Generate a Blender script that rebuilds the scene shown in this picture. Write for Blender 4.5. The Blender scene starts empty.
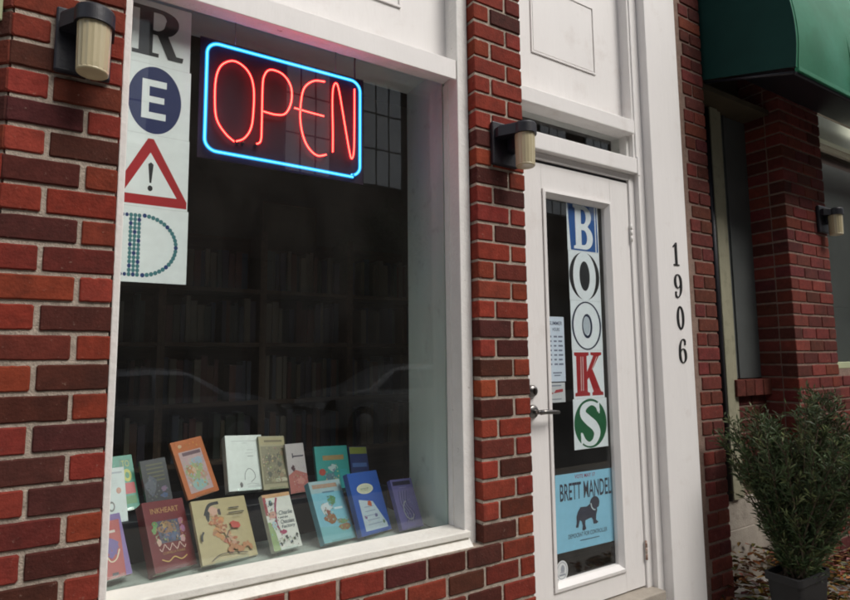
import bpy, bmesh, math, random
from mathutils import Matrix, Vector
random.seed(7)
S = bpy.context.scene
C = S.collection
R = math.radians

# ------------------------------------------------------------------ camera
cam = bpy.data.objects.new('camera', bpy.data.cameras.new('camera'))
C.objects.link(cam); S.camera = cam
yaw, pitch, roll = 0.5572337770940352, 0.1021691171030626, -0.009650276287637611
F = Vector((math.sin(yaw)*math.cos(pitch), math.cos(yaw)*math.cos(pitch), math.sin(pitch)))
Rt = Vector((math.cos(yaw), -math.sin(yaw), 0)); Up = Rt.cross(F)
R2 = Rt*math.cos(roll)+Up*math.sin(roll); U2 = -Rt*math.sin(roll)+Up*math.cos(roll)
cam.matrix_world = Matrix(((R2.x, U2.x, -F.x, 0), (R2.y, U2.y, -F.y, -1.855),
                           (R2.z, U2.z, -F.z, 1.5002), (0, 0, 0, 1)))
cam.data.sensor_width = 36; cam.data.lens = 569.1194628/850*36
cam.data.clip_start = .05; cam.data.clip_end = 800

# ------------------------------------------------------------------ light
w = bpy.data.worlds.new('World'); S.world = w; w.use_nodes = True
nt = w.node_tree; nt.nodes.clear()
sky = nt.nodes.new('ShaderNodeTexSky'); sky.sky_type = 'NISHITA'; sky.sun_disc = False
sky.sun_elevation = R(48); sky.sun_rotation = R(155); sky.dust_density = 4; sky.air_density = 1.2; sky.ozone_density = .6
bg = nt.nodes.new('ShaderNodeBackground'); bg.inputs[1].default_value = .13
hs = nt.nodes.new('ShaderNodeHueSaturation'); hs.inputs['Saturation'].default_value = .35
wo = nt.nodes.new('ShaderNodeOutputWorld')
nt.links.new(sky.outputs[0], hs.inputs['Color']); nt.links.new(hs.outputs[0], bg.inputs[0]); nt.links.new(bg.outputs[0], wo.inputs[0])
sun = bpy.data.objects.new('sun', bpy.data.lights.new('sun', 'SUN')); C.objects.link(sun)
sun.data.energy = 1.5; sun.data.angle = R(28); sun.data.color = (1, .96, .91)
az = R(155); el = R(48)      # compass bearing of the sun, y = north
sd = Vector((math.sin(az)*math.cos(el), math.cos(az)*math.cos(el), math.sin(el)))
sun.rotation_euler = sd.to_track_quat('Z', 'Y').to_euler()
S.view_settings.view_transform = 'Standard'; S.view_settings.look = 'None'
S.view_settings.gamma = 1; S.view_settings.exposure = 0.48
S.render.engine = 'CYCLES'
S.cycles.transparent_max_bounces = 16

GZ = 0.15          # pavement level

# ------------------------------------------------------------------ materials
def mat(name, col, rough=.6, var=.12, nscale=9, bump=.1, bscale=60, spec=.4, metal=0, attr=False, dirt=None, stretch=None, smear=None):
    m = bpy.data.materials.new(name); m.use_nodes = True
    t = m.node_tree; N = t.nodes; L = t.links; b = N['Principled BSDF']
    tc = N.new('ShaderNodeTexCoord')
    vec = tc.outputs['Object']
    if stretch:
        mp = N.new('ShaderNodeMapping'); mp.inputs['Scale'].default_value = stretch
        L.new(vec, mp.inputs[0]); vec = mp.outputs[0]
    n = N.new('ShaderNodeTexNoise'); n.inputs['Scale'].default_value = nscale; n.inputs['Detail'].default_value = 6
    n.inputs['Roughness'].default_value = .6
    L.new(vec, n.inputs['Vector'])
    if attr:
        a = N.new('ShaderNodeAttribute'); a.attribute_name = 'col'; base = a.outputs['Color']
    else:
        a = N.new('ShaderNodeRGB'); a.outputs[0].default_value = (*col, 1); base = a.outputs[0]
    mr = N.new('ShaderNodeMapRange'); mr.inputs[1].default_value = .25; mr.inputs[2].default_value = .75
    mr.inputs[3].default_value = 1-var; mr.inputs[4].default_value = 1+var
    L.new(n.outputs[0], mr.inputs[0])
    mx = N.new('ShaderNodeVectorMath'); mx.operation = 'MULTIPLY'
    L.new(base, mx.inputs[0]); L.new(mr.outputs[0], mx.inputs[1])
    out = mx.outputs[0]
    for dirt in [d_ for d_ in (dirt, smear) if d_]:     # (colour, scale, low, high, amount)
        dn = N.new('ShaderNodeTexNoise'); dn.inputs['Scale'].default_value = dirt[1]; dn.inputs['Detail'].default_value = 9
        dn.inputs['Roughness'].default_value = .68
        L.new(tc.outputs['Object'], dn.inputs['Vector'])
        r2 = N.new('ShaderNodeMapRange'); r2.inputs[1].default_value = dirt[2]; r2.inputs[2].default_value = dirt[3]
        r2.inputs[3].default_value = 0; r2.inputs[4].default_value = dirt[4]
        L.new(dn.outputs[0], r2.inputs[0])
        mm = N.new('ShaderNodeMix'); mm.data_type = 'RGBA'
        L.new(r2.outputs[0], mm.inputs[0]); L.new(out, mm.inputs[6]); mm.inputs[7].default_value = (*dirt[0], 1)
        out = mm.outputs[2]
    L.new(out, b.inputs['Base Color'])
    b.inputs['Roughness'].default_value = rough; b.inputs['Metallic'].default_value = metal
    b.inputs['Specular IOR Level'].default_value = spec
    if bump:
        bn = N.new('ShaderNodeTexNoise'); bn.inputs['Scale'].default_value = bscale; bn.inputs['Detail'].default_value = 5
        L.new(vec, bn.inputs['Vector'])
        bp = N.new('ShaderNodeBump'); bp.inputs['Strength'].default_value = bump; bp.inputs['Distance'].default_value = .01
        L.new(bn.outputs[0], bp.inputs['Height']); L.new(bp.outputs[0], b.inputs['Normal'])
    return m

def emit(name, col, k):
    m = bpy.data.materials.new(name); m.use_nodes = True; t = m.node_tree; t.nodes.clear()
    e = t.nodes.new('ShaderNodeEmission'); e.inputs[0].default_value = (*col, 1); e.inputs[1].default_value = k
    o = t.nodes.new('ShaderNodeOutputMaterial'); t.links.new(e.outputs[0], o.inputs[0]); return m

def glass(name, tint=(.9, .94, .92), rough=.0, ior=1.5, wob=0.0, boost=1.0, dust=0.0):
    m = bpy.data.materials.new(name); m.use_nodes = True; t = m.node_tree; N = t.nodes; N.clear(); L = t.links
    tr = N.new('ShaderNodeBsdfTransparent'); tr.inputs[0].default_value = (*tint, 1)
    gl = N.new('ShaderNodeBsdfGlossy'); gl.inputs['Roughness'].default_value = rough
    gl.inputs[0].default_value = (boost, boost, boost, 1)
    fr = N.new('ShaderNodeFresnel')                      # a thin pane: the same reflectance from either side
    ge = N.new('ShaderNodeNewGeometry'); mr = N.new('ShaderNodeMapRange')
    mr.inputs[3].default_value = ior; mr.inputs[4].default_value = 1/ior
    L.new(ge.outputs['Backfacing'], mr.inputs[0]); L.new(mr.outputs[0], fr.inputs[0])
    mx = N.new('ShaderNodeMixShader'); o = N.new('ShaderNodeOutputMaterial')
    if wob:
        tc = N.new('ShaderNodeTexCoord'); n = N.new('ShaderNodeTexNoise'); n.inputs['Scale'].default_value = 3
        L.new(tc.outputs['Object'], n.inputs[0]); bp = N.new('ShaderNodeBump'); bp.inputs['Strength'].default_value = wob
        bp.inputs['Distance'].default_value = .01
        L.new(n.outputs[0], bp.inputs['Height']); L.new(bp.outputs[0], gl.inputs['Normal']); L.new(bp.outputs[0], fr.inputs['Normal'])
    see = tr.outputs[0]
    if dust:                                             # a thin uneven film of dust and old wipe marks
        df = N.new('ShaderNodeBsdfDiffuse'); df.inputs[0].default_value = (.8, .76, .7, 1)
        t2 = N.new('ShaderNodeTexCoord'); mp = N.new('ShaderNodeMapping'); mp.inputs['Scale'].default_value = (1, 1, .45); mp.inputs['Rotation'].default_value = (0, .5, 0)
        n2 = N.new('ShaderNodeTexNoise'); n2.inputs['Scale'].default_value = 4; n2.inputs['Detail'].default_value = 8; n2.inputs['Distortion'].default_value = 1.5
        m2 = N.new('ShaderNodeMapRange'); m2.inputs[1].default_value = .3; m2.inputs[2].default_value = .8; m2.inputs[3].default_value = dust*.5; m2.inputs[4].default_value = dust*2.0
        L.new(t2.outputs['Object'], mp.inputs[0]); L.new(mp.outputs[0], n2.inputs['Vector']); L.new(n2.outputs[0], m2.inputs[0])
        md = N.new('ShaderNodeMixShader'); L.new(m2.outputs[0], md.inputs[0]); L.new(tr.outputs[0], md.inputs[1]); L.new(df.outputs[0], md.inputs[2]); see = md.outputs[0]
    L.new(fr.outputs[0], mx.inputs[0]); L.new(see, mx.inputs[1]); L.new(gl.outputs[0], mx.inputs[2]); L.new(mx.outputs[0], o.inputs[0])
    return m

def tube_glass(name, col, k, alpha):
    m = bpy.data.materials.new(name); m.use_nodes = True; t = m.node_tree; N = t.nodes; N.clear(); L = t.links
    tr = N.new('ShaderNodeBsdfTransparent'); e = N.new('ShaderNodeEmission')
    e.inputs[0].default_value = (*col, 1); e.inputs[1].default_value = k
    mx = N.new('ShaderNodeMixShader'); mx.inputs[0].default_value = alpha; o = N.new('ShaderNodeOutputMaterial')
    L.new(tr.outputs[0], mx.inputs[1]); L.new(e.outputs[0], mx.inputs[2]); L.new(mx.outputs[0], o.inputs[0]); return m

M = {}
S.cycles.pixel_filter_type = 'BLACKMAN_HARRIS'; S.cycles.filter_width = 1.85
M['white'] = mat('white_paint', (.81, .785, .765), .5, .035, 5, .22, 26, .35, dirt=((.46, .37, .31), 6, .57, .85, .38), stretch=(1, 1, .22))
M['white_worn'] = mat('worn_white_paint', (.78, .765, .735), .55, .05, 12, .3, 55, .3, dirt=((.20, .16, .12), 19, .655, .72, .75))
M['sill'] = mat('chipped_sill_paint', (.77, .75, .69), .55, .05, 9, .3, 55, .3, dirt=((.13, .11, .09), 34, .69, .71, .9), smear=((.45, .38, .30), 5, .5, .8, .5))
M['rusty'] = mat('rusty_painted_hinge', (.55, .48, .42), .7, .2, 60, .3, 90, .2, dirt=((.22, .08, .04), 40, .42, .6, .85))
M['jamb'] = mat('grey_green_paint', (.74, .83, .76), .6, .10, 5, .12, 30, .3, dirt=((.17, .18, .16), 9, .58, .78, .5), stretch=(1, 1, .3))
M['brick'] = mat('brick_faces', (1, 1, 1), .88, .26, 30, .28, 110, .15, attr=True, dirt=((.022, .014, .012), 6, .48, .80, .7), smear=((.36, .27, .21), 55, .62, .74, .55))
M['mortar'] = mat('mortar', (.44, .37, .305), .95, .22, 40, .6, 170, .1, dirt=((.10, .085, .065), 18, .5, .75, .7))
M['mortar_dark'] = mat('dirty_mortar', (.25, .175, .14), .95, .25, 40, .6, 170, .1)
M['print'] = mat('printed_paper', (1, 1, 1), .55, .05, 30, .03, 80, .35, attr=True)
M['cover'] = mat('printed_cover', (1, 1, 1), .32, .07, 45, .04, 90, .5, attr=True)
M['pages'] = mat('book_pages', (.62, .58, .48), .8, .12, 200, .1, 300, .2, stretch=(.1, 8, .1))
M['black'] = mat('black_enamel', (.012, .012, .018), .42, .2, 20, .08, 80, .5)
M['jar'] = mat('cream_ribbed_glass', (.50, .43, .27), .28, .16, 10, .05, 40, .6, stretch=(1, 1, .3), dirt=((.16, .12, .07), 16, .6, .85, .6))
M['glass'] = glass('window_glass', (.955, .975, .968), .0, 1.5, .02, dust=.005)
M['dglass'] = glass('door_glass', (.96, .975, .97), .0, 1.45, .02, dust=.005)
M['acrylic'] = glass('clear_acrylic', (.93, .96, .95), .05, 1.45)
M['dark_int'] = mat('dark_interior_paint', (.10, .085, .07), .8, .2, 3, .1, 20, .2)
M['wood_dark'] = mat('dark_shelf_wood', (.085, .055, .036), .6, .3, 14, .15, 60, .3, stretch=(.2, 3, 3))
M['ledge'] = mat('ledge_paint', (.40, .46, .42), .5, .12, 14, .1, 40, .35, dirt=((.12, .12, .10), 20, .55, .75, .6))
M['metal'] = mat('brushed_metal', (.22, .21, .20), .32, .1, 60, .1, 200, .5, 1)
M['green'] = mat('green_canvas', (.016, .15, .075), .62, .16, 6, .25, 500, .25, dirt=((.035, .21, .14), 3, .45, .75, .5))
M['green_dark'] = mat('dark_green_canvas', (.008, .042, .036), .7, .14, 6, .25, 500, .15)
M['soffit'] = mat('brown_soffit_board', (.07, .055, .035), .7, .2, 8, .1, 50, .2)
M['palegreen'] = mat('pale_green_paint', (.40, .43, .27), .6, .10, 8, .12, 40, .3, dirt=((.18, .18, .11), 12, .55, .8, .6), stretch=(1, 1, .25))
M['cream'] = mat('cream_paint', (.72, .76, .60), .6, .08, 8, .12, 40, .3)
M['olive'] = mat('beige_painted_wood', (.30, .285, .20), .6, .12, 8, .12, 40, .3, dirt=((.10, .10, .06), 12, .5, .8, .6), stretch=(1, 1, .25))
M['grey_panel'] = mat('grey_panel_paint', (.085, .092, .09), .5, .12, 6, .1, 30, .3)
M['plinth'] = mat('pale_stone', (.36, .32, .27), .85, .15, 12, .3, 80, .2, dirt=((.12, .10, .08), 9, .55, .8, .5))
M['pavement'] = mat('concrete_pavement', (.34, .32, .29), .9, .14, 5, .3, 90, .2, dirt=((.16, .15, .13), 3, .5, .8, .5))
M['asphalt'] = mat('asphalt', (.05, .05, .052), .85, .25, 30, .5, 200, .3)
M['leafpile'] = mat('dry_leaves', (1, 1, 1), .85, .25, 30, .1, 60, .08, attr=True)
M['foliage'] = mat('needle_leaves', (1, 1, 1), .55, .25, 8, 0, 60, .3, attr=True)
M['bark'] = mat('bark', (.09, .065, .045), .9, .3, 30, .5, 80, .2)
M['pot'] = mat('black_plastic_pot', (.010, .010, .011), .6, .2, 20, .05, 50, .45)
M['soil'] = mat('soil', (.035, .025, .018), .95, .3, 60, .6, 120, .1)
M['digit'] = mat('black_numeral_metal', (.014, .014, .014), .45, .1, 40, .05, 90, .4)
M['carA'] = mat('silver_car_paint', (.30, .31, .33), .3, .03, 3, 0, 50, .6, .3)
M['carB'] = mat('pale_car_paint', (.36, .36, .35), .3, .03, 3, 0, 50, .6, .3)
M['carglass'] = mat('dark_car_glass', (.02, .022, .025), .08, .02, 3, 0, 50, .6)
M['rubber'] = mat('tyre_rubber', (.02, .02, .02), .8, .1, 30, .1, 90, .3)
M['hub'] = mat('wheel_metal', (.35, .35, .36), .35, .05, 30, 0, 90, .5, .8)
M['oppbrick'] = mat('far_brick', (.055, .035, .03), .9, .25, 3, .2, 20, .2)
M['pane'] = mat('sky_toned_pane', (.80, .79, .78), .12, .15, 1.2, 0, 20, 1.0)  # pale colour stands in for sky mirrored in the far panes
M['pane'].node_tree.nodes['Principled BSDF'].inputs['IOR'].default_value = 2.3
M['oppframe'] = mat('dark_window_frame', (.03, .03, .03), .5, .1, 5, 0, 20, .4)
M['panel_back'] = mat('neon_halo_board', (.030, .018, .030), .8, .1, 8, .02, 30, .1)
M['electrode'] = mat('black_electrode_cap', (.015, .015, .015), .5, .1, 20, 0, 30, .4)
M['neon_blue_core'] = emit('blue_gas', (.06, .31, 1.0), 8.5)
M['neon_blue'] = tube_glass('blue_tube_glass', (.01, .28, .70), 1.7, .5)
M['neon_red_core'] = emit('red_gas', (1.0, .028, .018), 36.0)
M['neon_red'] = tube_glass('red_tube_glass', (1.0, .012, .03), 1.5, .5)

# ------------------------------------------------------------------ helpers
def thing(name, label, cat, loc=(0, 0, 0), rot=(0, 0, 0), group=None):
    o = bpy.data.objects.new(name, None); C.objects.link(o); o.location = loc; o.rotation_euler = rot
    o.empty_display_size = .1
    o['label'] = label; o['category'] = cat
    if group: o['group'] = group
    return o
def tag(o, label, cat, group=None):
    o['label'] = label; o['category'] = cat
    if group: o['group'] = group
    return o

class MB:
    """collects polygons (with a colour each) and links them as one mesh"""
    def __init__(s): s.v = []; s.f = []; s.c = []; s.sm = []
    def add(s, vs, fs, col=(1, 1, 1), smooth=False):
        k = len(s.v); s.v += [tuple(p) for p in vs]
        for f in fs: s.f.append([i+k for i in f]); s.c.append(col); s.sm.append(smooth)
        return s
    def box(s, x0, x1, y0, y1, z0, z1, col=(1, 1, 1), bev=0.0, mtx=None):
        if bev > 0:
            b = bmesh.new(); r = bmesh.ops.create_cube(b, size=1)
            bmesh.ops.scale(b, vec=(x1-x0, y1-y0, z1-z0), verts=b.verts)
            bmesh.ops.translate(b, vec=((x0+x1)/2, (y0+y1)/2, (z0+z1)/2), verts=b.verts)
            bmesh.ops.bevel(b, geom=list(b.edges), offset=bev, segments=2, profile=.5, affect='EDGES')
            if mtx: bmesh.ops.transform(b, matrix=mtx, verts=b.verts)
            b.verts.index_update()
            s.add([v.co[:] for v in b.verts], [[v.index for v in f.verts] for f in b.faces], col); b.free()
        else:
            vs = [Vector(p) for p in ((x0, y0, z0), (x1, y0, z0), (x1, y1, z0), (x0, y1, z0), (x0, y0, z1), (x1, y0, z1), (x1, y1, z1), (x0, y1, z1))]
            if mtx: vs = [mtx @ p for p in vs]
            s.add(vs, [(3, 2, 1, 0), (4, 5, 6, 7), (0, 1, 5, 4), (1, 2, 6, 5), (2, 3, 7, 6), (3, 0, 4, 7)], col)
        return s
    def tube(s, path, r, n=8, col=(1, 1, 1), closed=False):
        P = [Vector(p) for p in path]; m = len(P); rs = r if isinstance(r, (list, tuple)) else [r]*m
        ref = None; vs = []
        for i in range(m):
            a = P[(i-1) % m] if (closed or i > 0) else P[0]; b = P[(i+1) % m] if (closed or i < m-1) else P[-1]
            d = (b-a).normalized()
            if ref is None: ref = Vector((0, 1, 0)) if abs(d.y) < .8 else Vector((1, 0, 0))
            u = (ref-d*ref.dot(d)).normalized(); ref = u; v = d.cross(u)
            for k in range(n):
                t = 2*math.pi*k/n; vs.append(P[i]+(u*math.cos(t)+v*math.sin(t))*rs[i])
        fs = []
        for i in range(m if closed else m-1):
            j = (i+1) % m
            for k in range(n): fs.append((i*n+k, i*n+(k+1) % n, j*n+(k+1) % n, j*n+k))
        if not closed: fs += [tuple(range(n))[::-1], tuple((m-1)*n+k for k in range(n))]
        return s.add(vs, fs, col, True)
    def lathe(s, prof, cx, cy, n=24, col=(1, 1, 1), rib=0, squash=1.0):
        vs = []
        for r, z in prof:
            for k in range(n):
                t = 2*math.pi*k/n; rr = r*(1+(rib if k % 2 else 0)); vs.append((cx+rr*math.cos(t), cy+rr*math.sin(t)*squash, z))
        fs = []
        for i in range(len(prof)-1):
            for k in range(n): fs.append((i*n+k, i*n+(k+1) % n, (i+1)*n+(k+1) % n, (i+1)*n+k))
        fs.append(tuple(range(n))[::-1]); fs.append(tuple((len(prof)-1)*n+k for k in range(n)))
        return s.add(vs, fs, col, not rib)
    def build(s, name, m, parent=None):
        me = bpy.data.meshes.new(name); me.from_pydata(s.v, [], s.f); me.update()
        a = me.attributes.new('col', 'FLOAT_COLOR', 'FACE')
        a.data.foreach_set('color', [x for c in s.c for x in (*c, 1)])
        me.polygons.foreach_set('use_smooth', s.sm)
        for q in (m if isinstance(m, (list, tuple)) else [m]): me.materials.append(q)
        o = bpy.data.objects.new(name, me); C.objects.link(o)
        if parent: o.parent = parent
        return o

# flat printing on a sheet; local x to the right, z up, the sheet's front faces -y
class Sheet(MB):
    def __init__(s, y=0.0, step=.0005): super().__init__(); s.y = y; s.step = step; s.layer = 0
    def up(s): s.layer += 1; return s
    def _y(s): return s.y-s.layer*s.step
    def poly(s, pts, col):
        s.layer += 1; y = s._y()
        ar = sum(pts[i][0]*pts[(i+1) % len(pts)][1]-pts[(i+1) % len(pts)][0]*pts[i][1] for i in range(len(pts)))
        if ar < 0: pts = pts[::-1]
        return s.add([(x, y, z) for x, z in pts], [tuple(range(len(pts)))], col)
    def rect(s, x0, x1, z0, z1, col): return s.poly([(x0, z0), (x1, z0), (x1, z1), (x0, z1)], col)
    def disc(s, cx, cz, rx, rz, col, n=40, a0=0, a1=360):
        p = [(cx+rx*math.cos(R(a0+(a1-a0)*i/n)), cz+rz*math.sin(R(a0+(a1-a0)*i/n))) for i in range(n+(a1-a0 != 360))]
        return s.poly(p, col)
    def ring(s, cx, cz, rx, rz, ix, iz, col, n=44, a0=0, a1=360):
        s.layer += 1; y = s._y(); vs = []; 
        for i in range(n+1):
            t = R(a0+(a1-a0)*i/n)
            vs += [(cx+rx*math.cos(t), y, cz+rz*math.sin(t)), (cx+ix*math.cos(t), y, cz+iz*math.sin(t))]
        return s.add(vs, [(2*i+1, 2*i, 2*i+2, 2*i+3) for i in range(n)], col)
    def stroke(s, pts, wd, col):
        s.layer += 1; y = s._y(); n = len(pts); ws = wd if isinstance(wd, (list, tuple)) else [wd]*n; vs = []
        for i in range(n):
            a = pts[max(i-1, 0)]; b = pts[min(i+1, n-1)]; dx, dz = b[0]-a[0], b[1]-a[1]; l = math.hypot(dx, dz) or 1
            nx, nz = -dz/l*ws[i]/2, dx/l*ws[i]/2
            vs += [(pts[i][0]+nx, y, pts[i][1]+nz), (pts[i][0]-nx, y, pts[i][1]-nz)]
        return s.add(vs, [(2*i, 2*i+1, 2*i+3, 2*i+2) for i in range(n-1)], col)
    def text(s, body, x0, x1, z0, z1, col, bold=.0, shear=0.0):
        s.layer += 1; y = s._y()
        cu = bpy.data.curves.new('lettering', 'FONT'); cu.body = body; cu.offset = bold; cu.resolution_u = 3; cu.shear = shear
        o = bpy.data.objects.new('lettering', cu); C.objects.link(o)
        dg = bpy.context.evaluated_depsgraph_get(); me = bpy.data.meshes.new_from_object(o.evaluated_get(dg))
        vs = [v.co.copy() for v in me.vertices]; fs = [tuple(p.vertices) for p in me.polygons]
        if vs:
            ax, bx = min(v.x for v in vs), max(v.x for v in vs); az_, bz = min(v.y for v in vs), max(v.y for v in vs)
            out = [(x0+(v.x-ax)/(bx-ax)*(x1-x0), y, z0+(v.y-az_)/(bz-az_)*(z1-z0)) for v in vs]
            s.add(out, fs, col)
        bpy.data.objects.remove(o); bpy.data.curves.remove(cu); bpy.data.meshes.remove(me)
        return s

def curve_pts(f, n=24): return [f(i/n) for i in range(n+1)]
def bez(pts, n=10):
    """Catmull-Rom through the given points"""
    out = []; P = [pts[0]]+list(pts)+[pts[-1]]
    for i in range(1, len(P)-2):
        for k in range(n):
            t = k/n; q = []
            for d in range(len(pts[0])):
                a, b, c, e = P[i-1][d], P[i][d], P[i+1][d], P[i+2][d]
                q.append(.5*((2*b)+(-a+c)*t+(2*a-5*b+4*c-e)*t*t+(-a+3*b-3*c+e)*t**3))
            out.append(tuple(q))
    out.append(tuple(pts[-1])); return out

# ------------------------------------------------------------------ bricks
H = 0.0813; ZT = 2.555
RED = (.200, .035, .021); BRT = (.250, .045, .025); DRK = (.074, .022, .017); MID = (.128, .028, .019)
def vary(c, a=.16):
    k = 1+random.uniform(-a, a); return (c[0]*k, c[1]*k*random.uniform(.85, 1.15), c[2]*k*random.uniform(.85, 1.15))
def brick(B, x0, x1, z0, z1, col, y=0.0, depth=.1, mtx=None, bv=.0035):
    y += random.uniform(-.0015, .0015); g = .0015
    x0 += random.uniform(-g, g); x1 += random.uniform(-g, g); z0 += random.uniform(-g, g); z1 += random.uniform(-g, g)
    c = random.uniform(.002, .005); pts = []
    def edge(a, b, n):
        for i in range(1, n):
            t = i/n; pts.append((a[0]+(b[0]-a[0])*t, a[1]+(b[1]-a[1])*t))
    cs = [(x0, z0), (x1, z0), (x1, z1), (x0, z1)]
    nseg = [7, 3, 7, 3]
    for i in range(4):
        a = cs[i]; b = cs[(i+1) % 4]; l = math.hypot(b[0]-a[0], b[1]-a[1]); ux, uz = (b[0]-a[0])/l, (b[1]-a[1])/l
        p = (a[0]+ux*c, a[1]+uz*c); q = (b[0]-ux*c, b[1]-uz*c); pts.append(p); edge(p, q, nseg[i]); pts.append(q)
    j = .0007
    pts = [(px+random.uniform(-j, j), pz+random.uniform(-j, j)) for px, pz in pts]
    if random.random() < .4:                                  # a chipped corner
        k = random.randrange(len(pts)); pts[k] = (pts[k][0]*.97+(x0+x1)/2*.03, pts[k][1]*.94+(z0+z1)/2*.06)
    n = len(pts); mx, mz = (x0+x1)/2, (z0+z1)/2; vs = []
    for px, pz in pts:
        dx = math.copysign(min(bv, abs(mx-px)), mx-px) if abs(abs(px-mx)-(x1-x0)/2) < .006 else 0
        dz = math.copysign(min(bv, abs(mz-pz)), mz-pz) if abs(abs(pz-mz)-(z1-z0)/2) < .006 else 0
        vs.append((px+dx, y, pz+dz))
    vs += [(px, y+bv, pz) for px, pz in pts]+[(px, y+depth, pz) for px, pz in pts]
    fs = [tuple(range(n))]
    for r_ in range(2):
        for i in range(n):
            k = (i+1) % n; fs.append((r_*n+k, r_*n+i, (r_+1)*n+i, (r_+1)*n+k))
    if mtx: vs = [mtx @ Vector(v) for v in vs]
    B.add(vs, fs, col)
J = .0125
def row_z(k): return ZT-(k+1)*H+J/2, ZT-k*H-J/2
STR = .1775

shop = thing('shop_building', 'red brick bookshop front with white painted window surround, door and pilaster', 'building', (0, .3, 0))
shop.location = (0, 0, 0)

# left pier
pier = MB(); X0, X1 = -.178, .097
darkp = {0: 'RR', 1: 'RR', 2: 'DR', 3: 'BM', 4: 'DR', 5: 'BD', 6: 'DR', 7: 'RR', 8: 'DR', 9: 'RM', 10: 'RB', 11: 'RD', 12: 'MR',
         13: 'RD', 14: 'DR', 15: 'RD', 16: 'DR', 17: 'RD', 18: 'MR', 19: 'RD', 20: 'DR', 21: 'MR', 22: 'RD'}
CM = {'R': RED, 'D': DRK, 'B': BRT, 'M': MID}
for k in range(-14, 30):
    z0, z1 = row_z(k); s = darkp.get(k) or random.choice(['RR', 'DR', 'MR', 'RM'])
    xm = X1-STR/2 if k % 2 == 0 else X1-STR
    brick(pier, X0, xm-J/2, z0, z1, vary(CM[s[0]], .1)); brick(pier, xm+J/2, X1, z0, z1, vary(CM[s[1]], .1))
# the canted return at the pier's left corner
MC = Matrix.Translation((X0, 0, 0)) @ Matrix.Rotation(R(-45), 4, 'Z')
for k in range(-14, 30):
    z0, z1 = row_z(k); a = -.085 if k % 2 else -.17
    brick(pier, a, -.001, z0, z1, vary(random.choice([MID, RED, DRK])), 0, .09, MC)
    brick(pier, a-J-.17, a-J, z0, z1, vary(random.choice([MID, RED, DRK])), 0, .09, MC)
p = pier.build('brick_pier', M['brick'], shop)
mo = MB(); mo.box(X0+.006, X1-.005, .0065, .16, .05, 3.75); mo.box(-.34, -.008, .0065, .085, .05, 3.75, mtx=MC)
mo.build('mortar', M['mortar'], p)

# central column + the spandrel under the window
col_ = MB(); CX0, CX1 = 1.417, 1.684
cc = {0: 'RD', 1: 'RR', 2: 'RR', 3: 'RR', 4: 'RR', 5: 'RR', 6: 'BR', 7: 'DR', 8: 'BR', 9: 'DR', 10: 'RD', 11: 'RR', 12: 'RD', 13: 'RR', 14: 'RM',
      15: 'BR', 16: 'BR', 17: 'DR', 18: 'BD', 19: 'DR', 20: 'BD', 21: 'DR', 22: 'BR', 23: 'MR', 24: 'BD', 25: 'RR', 26: 'BM', 27: 'DR', 28: 'RD', 29: 'RR', 30: 'RD', 31: 'RM'}
for i in range(-8, 36):
    k = i-6; z0, z1 = row_z(k); s = cc.get(i) or random.choice(['RR', 'DR', 'RM'])
    if k >= 22:
        continue
    xm = CX0+STR/2 if i % 2 == 0 else CX0+STR
    brick(col_, CX0, xm-J/2, z0, z1, vary(CM[s[0]], .1)); brick(col_, xm+J/2, CX1, z0, z1, vary(CM[s[1]], .1))
p = col_.build('brick_column', M['brick'], shop)
mo = MB(); mo.box(CX0+.005, CX1-.005, .0065, .16, ZT-22*H-.004, 3.75); mo.build('mortar', M['mortar'], p)

sp = MB()
for k in range(22, 30):
    z0, z1 = row_z(k); x = CX1; first = True; n = 0
    while x > X1+.004:
        wdt = (STR/2 if k % 2 and first else STR)
        a = max(x-wdt+J, X1+.0138); 
        if x-a > .02:
            cl = random.choice([RED, DRK, MID, RED, MID, DRK]) if not first else RED
            brick(sp, a, x, z0, z1, vary(cl, .12))
        x -= wdt; first = False
p = sp.build('brick_spandrel', M['brick'], shop)
mo = MB(); mo.box(X1-.004, CX1-.005, .0065, .16, .05, .7595); mo.add([(X1+.0005, .004, .7665), (CX0+.004, .004, .7665), (CX0+.004, .052, .7655), (X1+.0005, .052, .7655), (X1+.0005, .004, .7600), (CX0+.004, .004, .7600), (CX0+.004, .052, .7300), (X1+.0005, .052, .7300)], [(0, 1, 2, 3), (7, 6, 5, 4), (4, 5, 1, 0), (5, 6, 2, 1), (6, 7, 3, 2), (7, 4, 0, 3)])
mo.build('mortar', M['mortar'], p)

# ------------------------------------------------------------------ shop window
YG = .155
win = MB()
win.box(.099, .119, .048, .150, .748, 3.75, bev=.003)                      # left casing
win.box(1.360, 1.4155, .048, .150, .748, 3.75, bev=.003)                  # right casing
win.box(1.3555, 1.3599, .118, .153, .822, 2.70)                           # glazing bead at the right
win.box(.120, 1.3545, .062, .150, 2.712, 2.742)                           # head soffit
wf = win.build('window_frame', M['white_worn'], shop)
ln = MB(); ln.box(.1192, 1.3555, .050, .062, 2.690, 2.776, bev=.002); ln.box(.1192, 1.3555, .062, .16, 2.743, 2.771)
ln.build('lintel_board', M['white'], shop)
sl = MB()
sl.box(.1195, 1.376, .028, .1545, .796, .821, bev=.004); sl.add([(.0985, .045, .7955), (1.3765, .045, .7955), (1.3765, .007, .7630), (.0985, .007, .7630), (.0985, .10, .7955), (1.3765, .10, .7955), (1.3765, .10, .7600), (.0985, .10, .7600)], [(3, 2, 1, 0), (0, 1, 5, 4), (2, 3, 7, 6), (1, 2, 6, 5), (3, 0, 4, 7)])
sill = sl.build('window_sill', M['sill'], shop)
gl = MB(); gl.box(.1195, 1.36, YG, YG+.006, .8005, 2.7115)
pane = gl.build('window_pane', M['glass'], shop)
up = MB()                                                                   # panelled board over the window
up.box(.1195, 1.3595, .135, .16, 2.772, 3.75)
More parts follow.
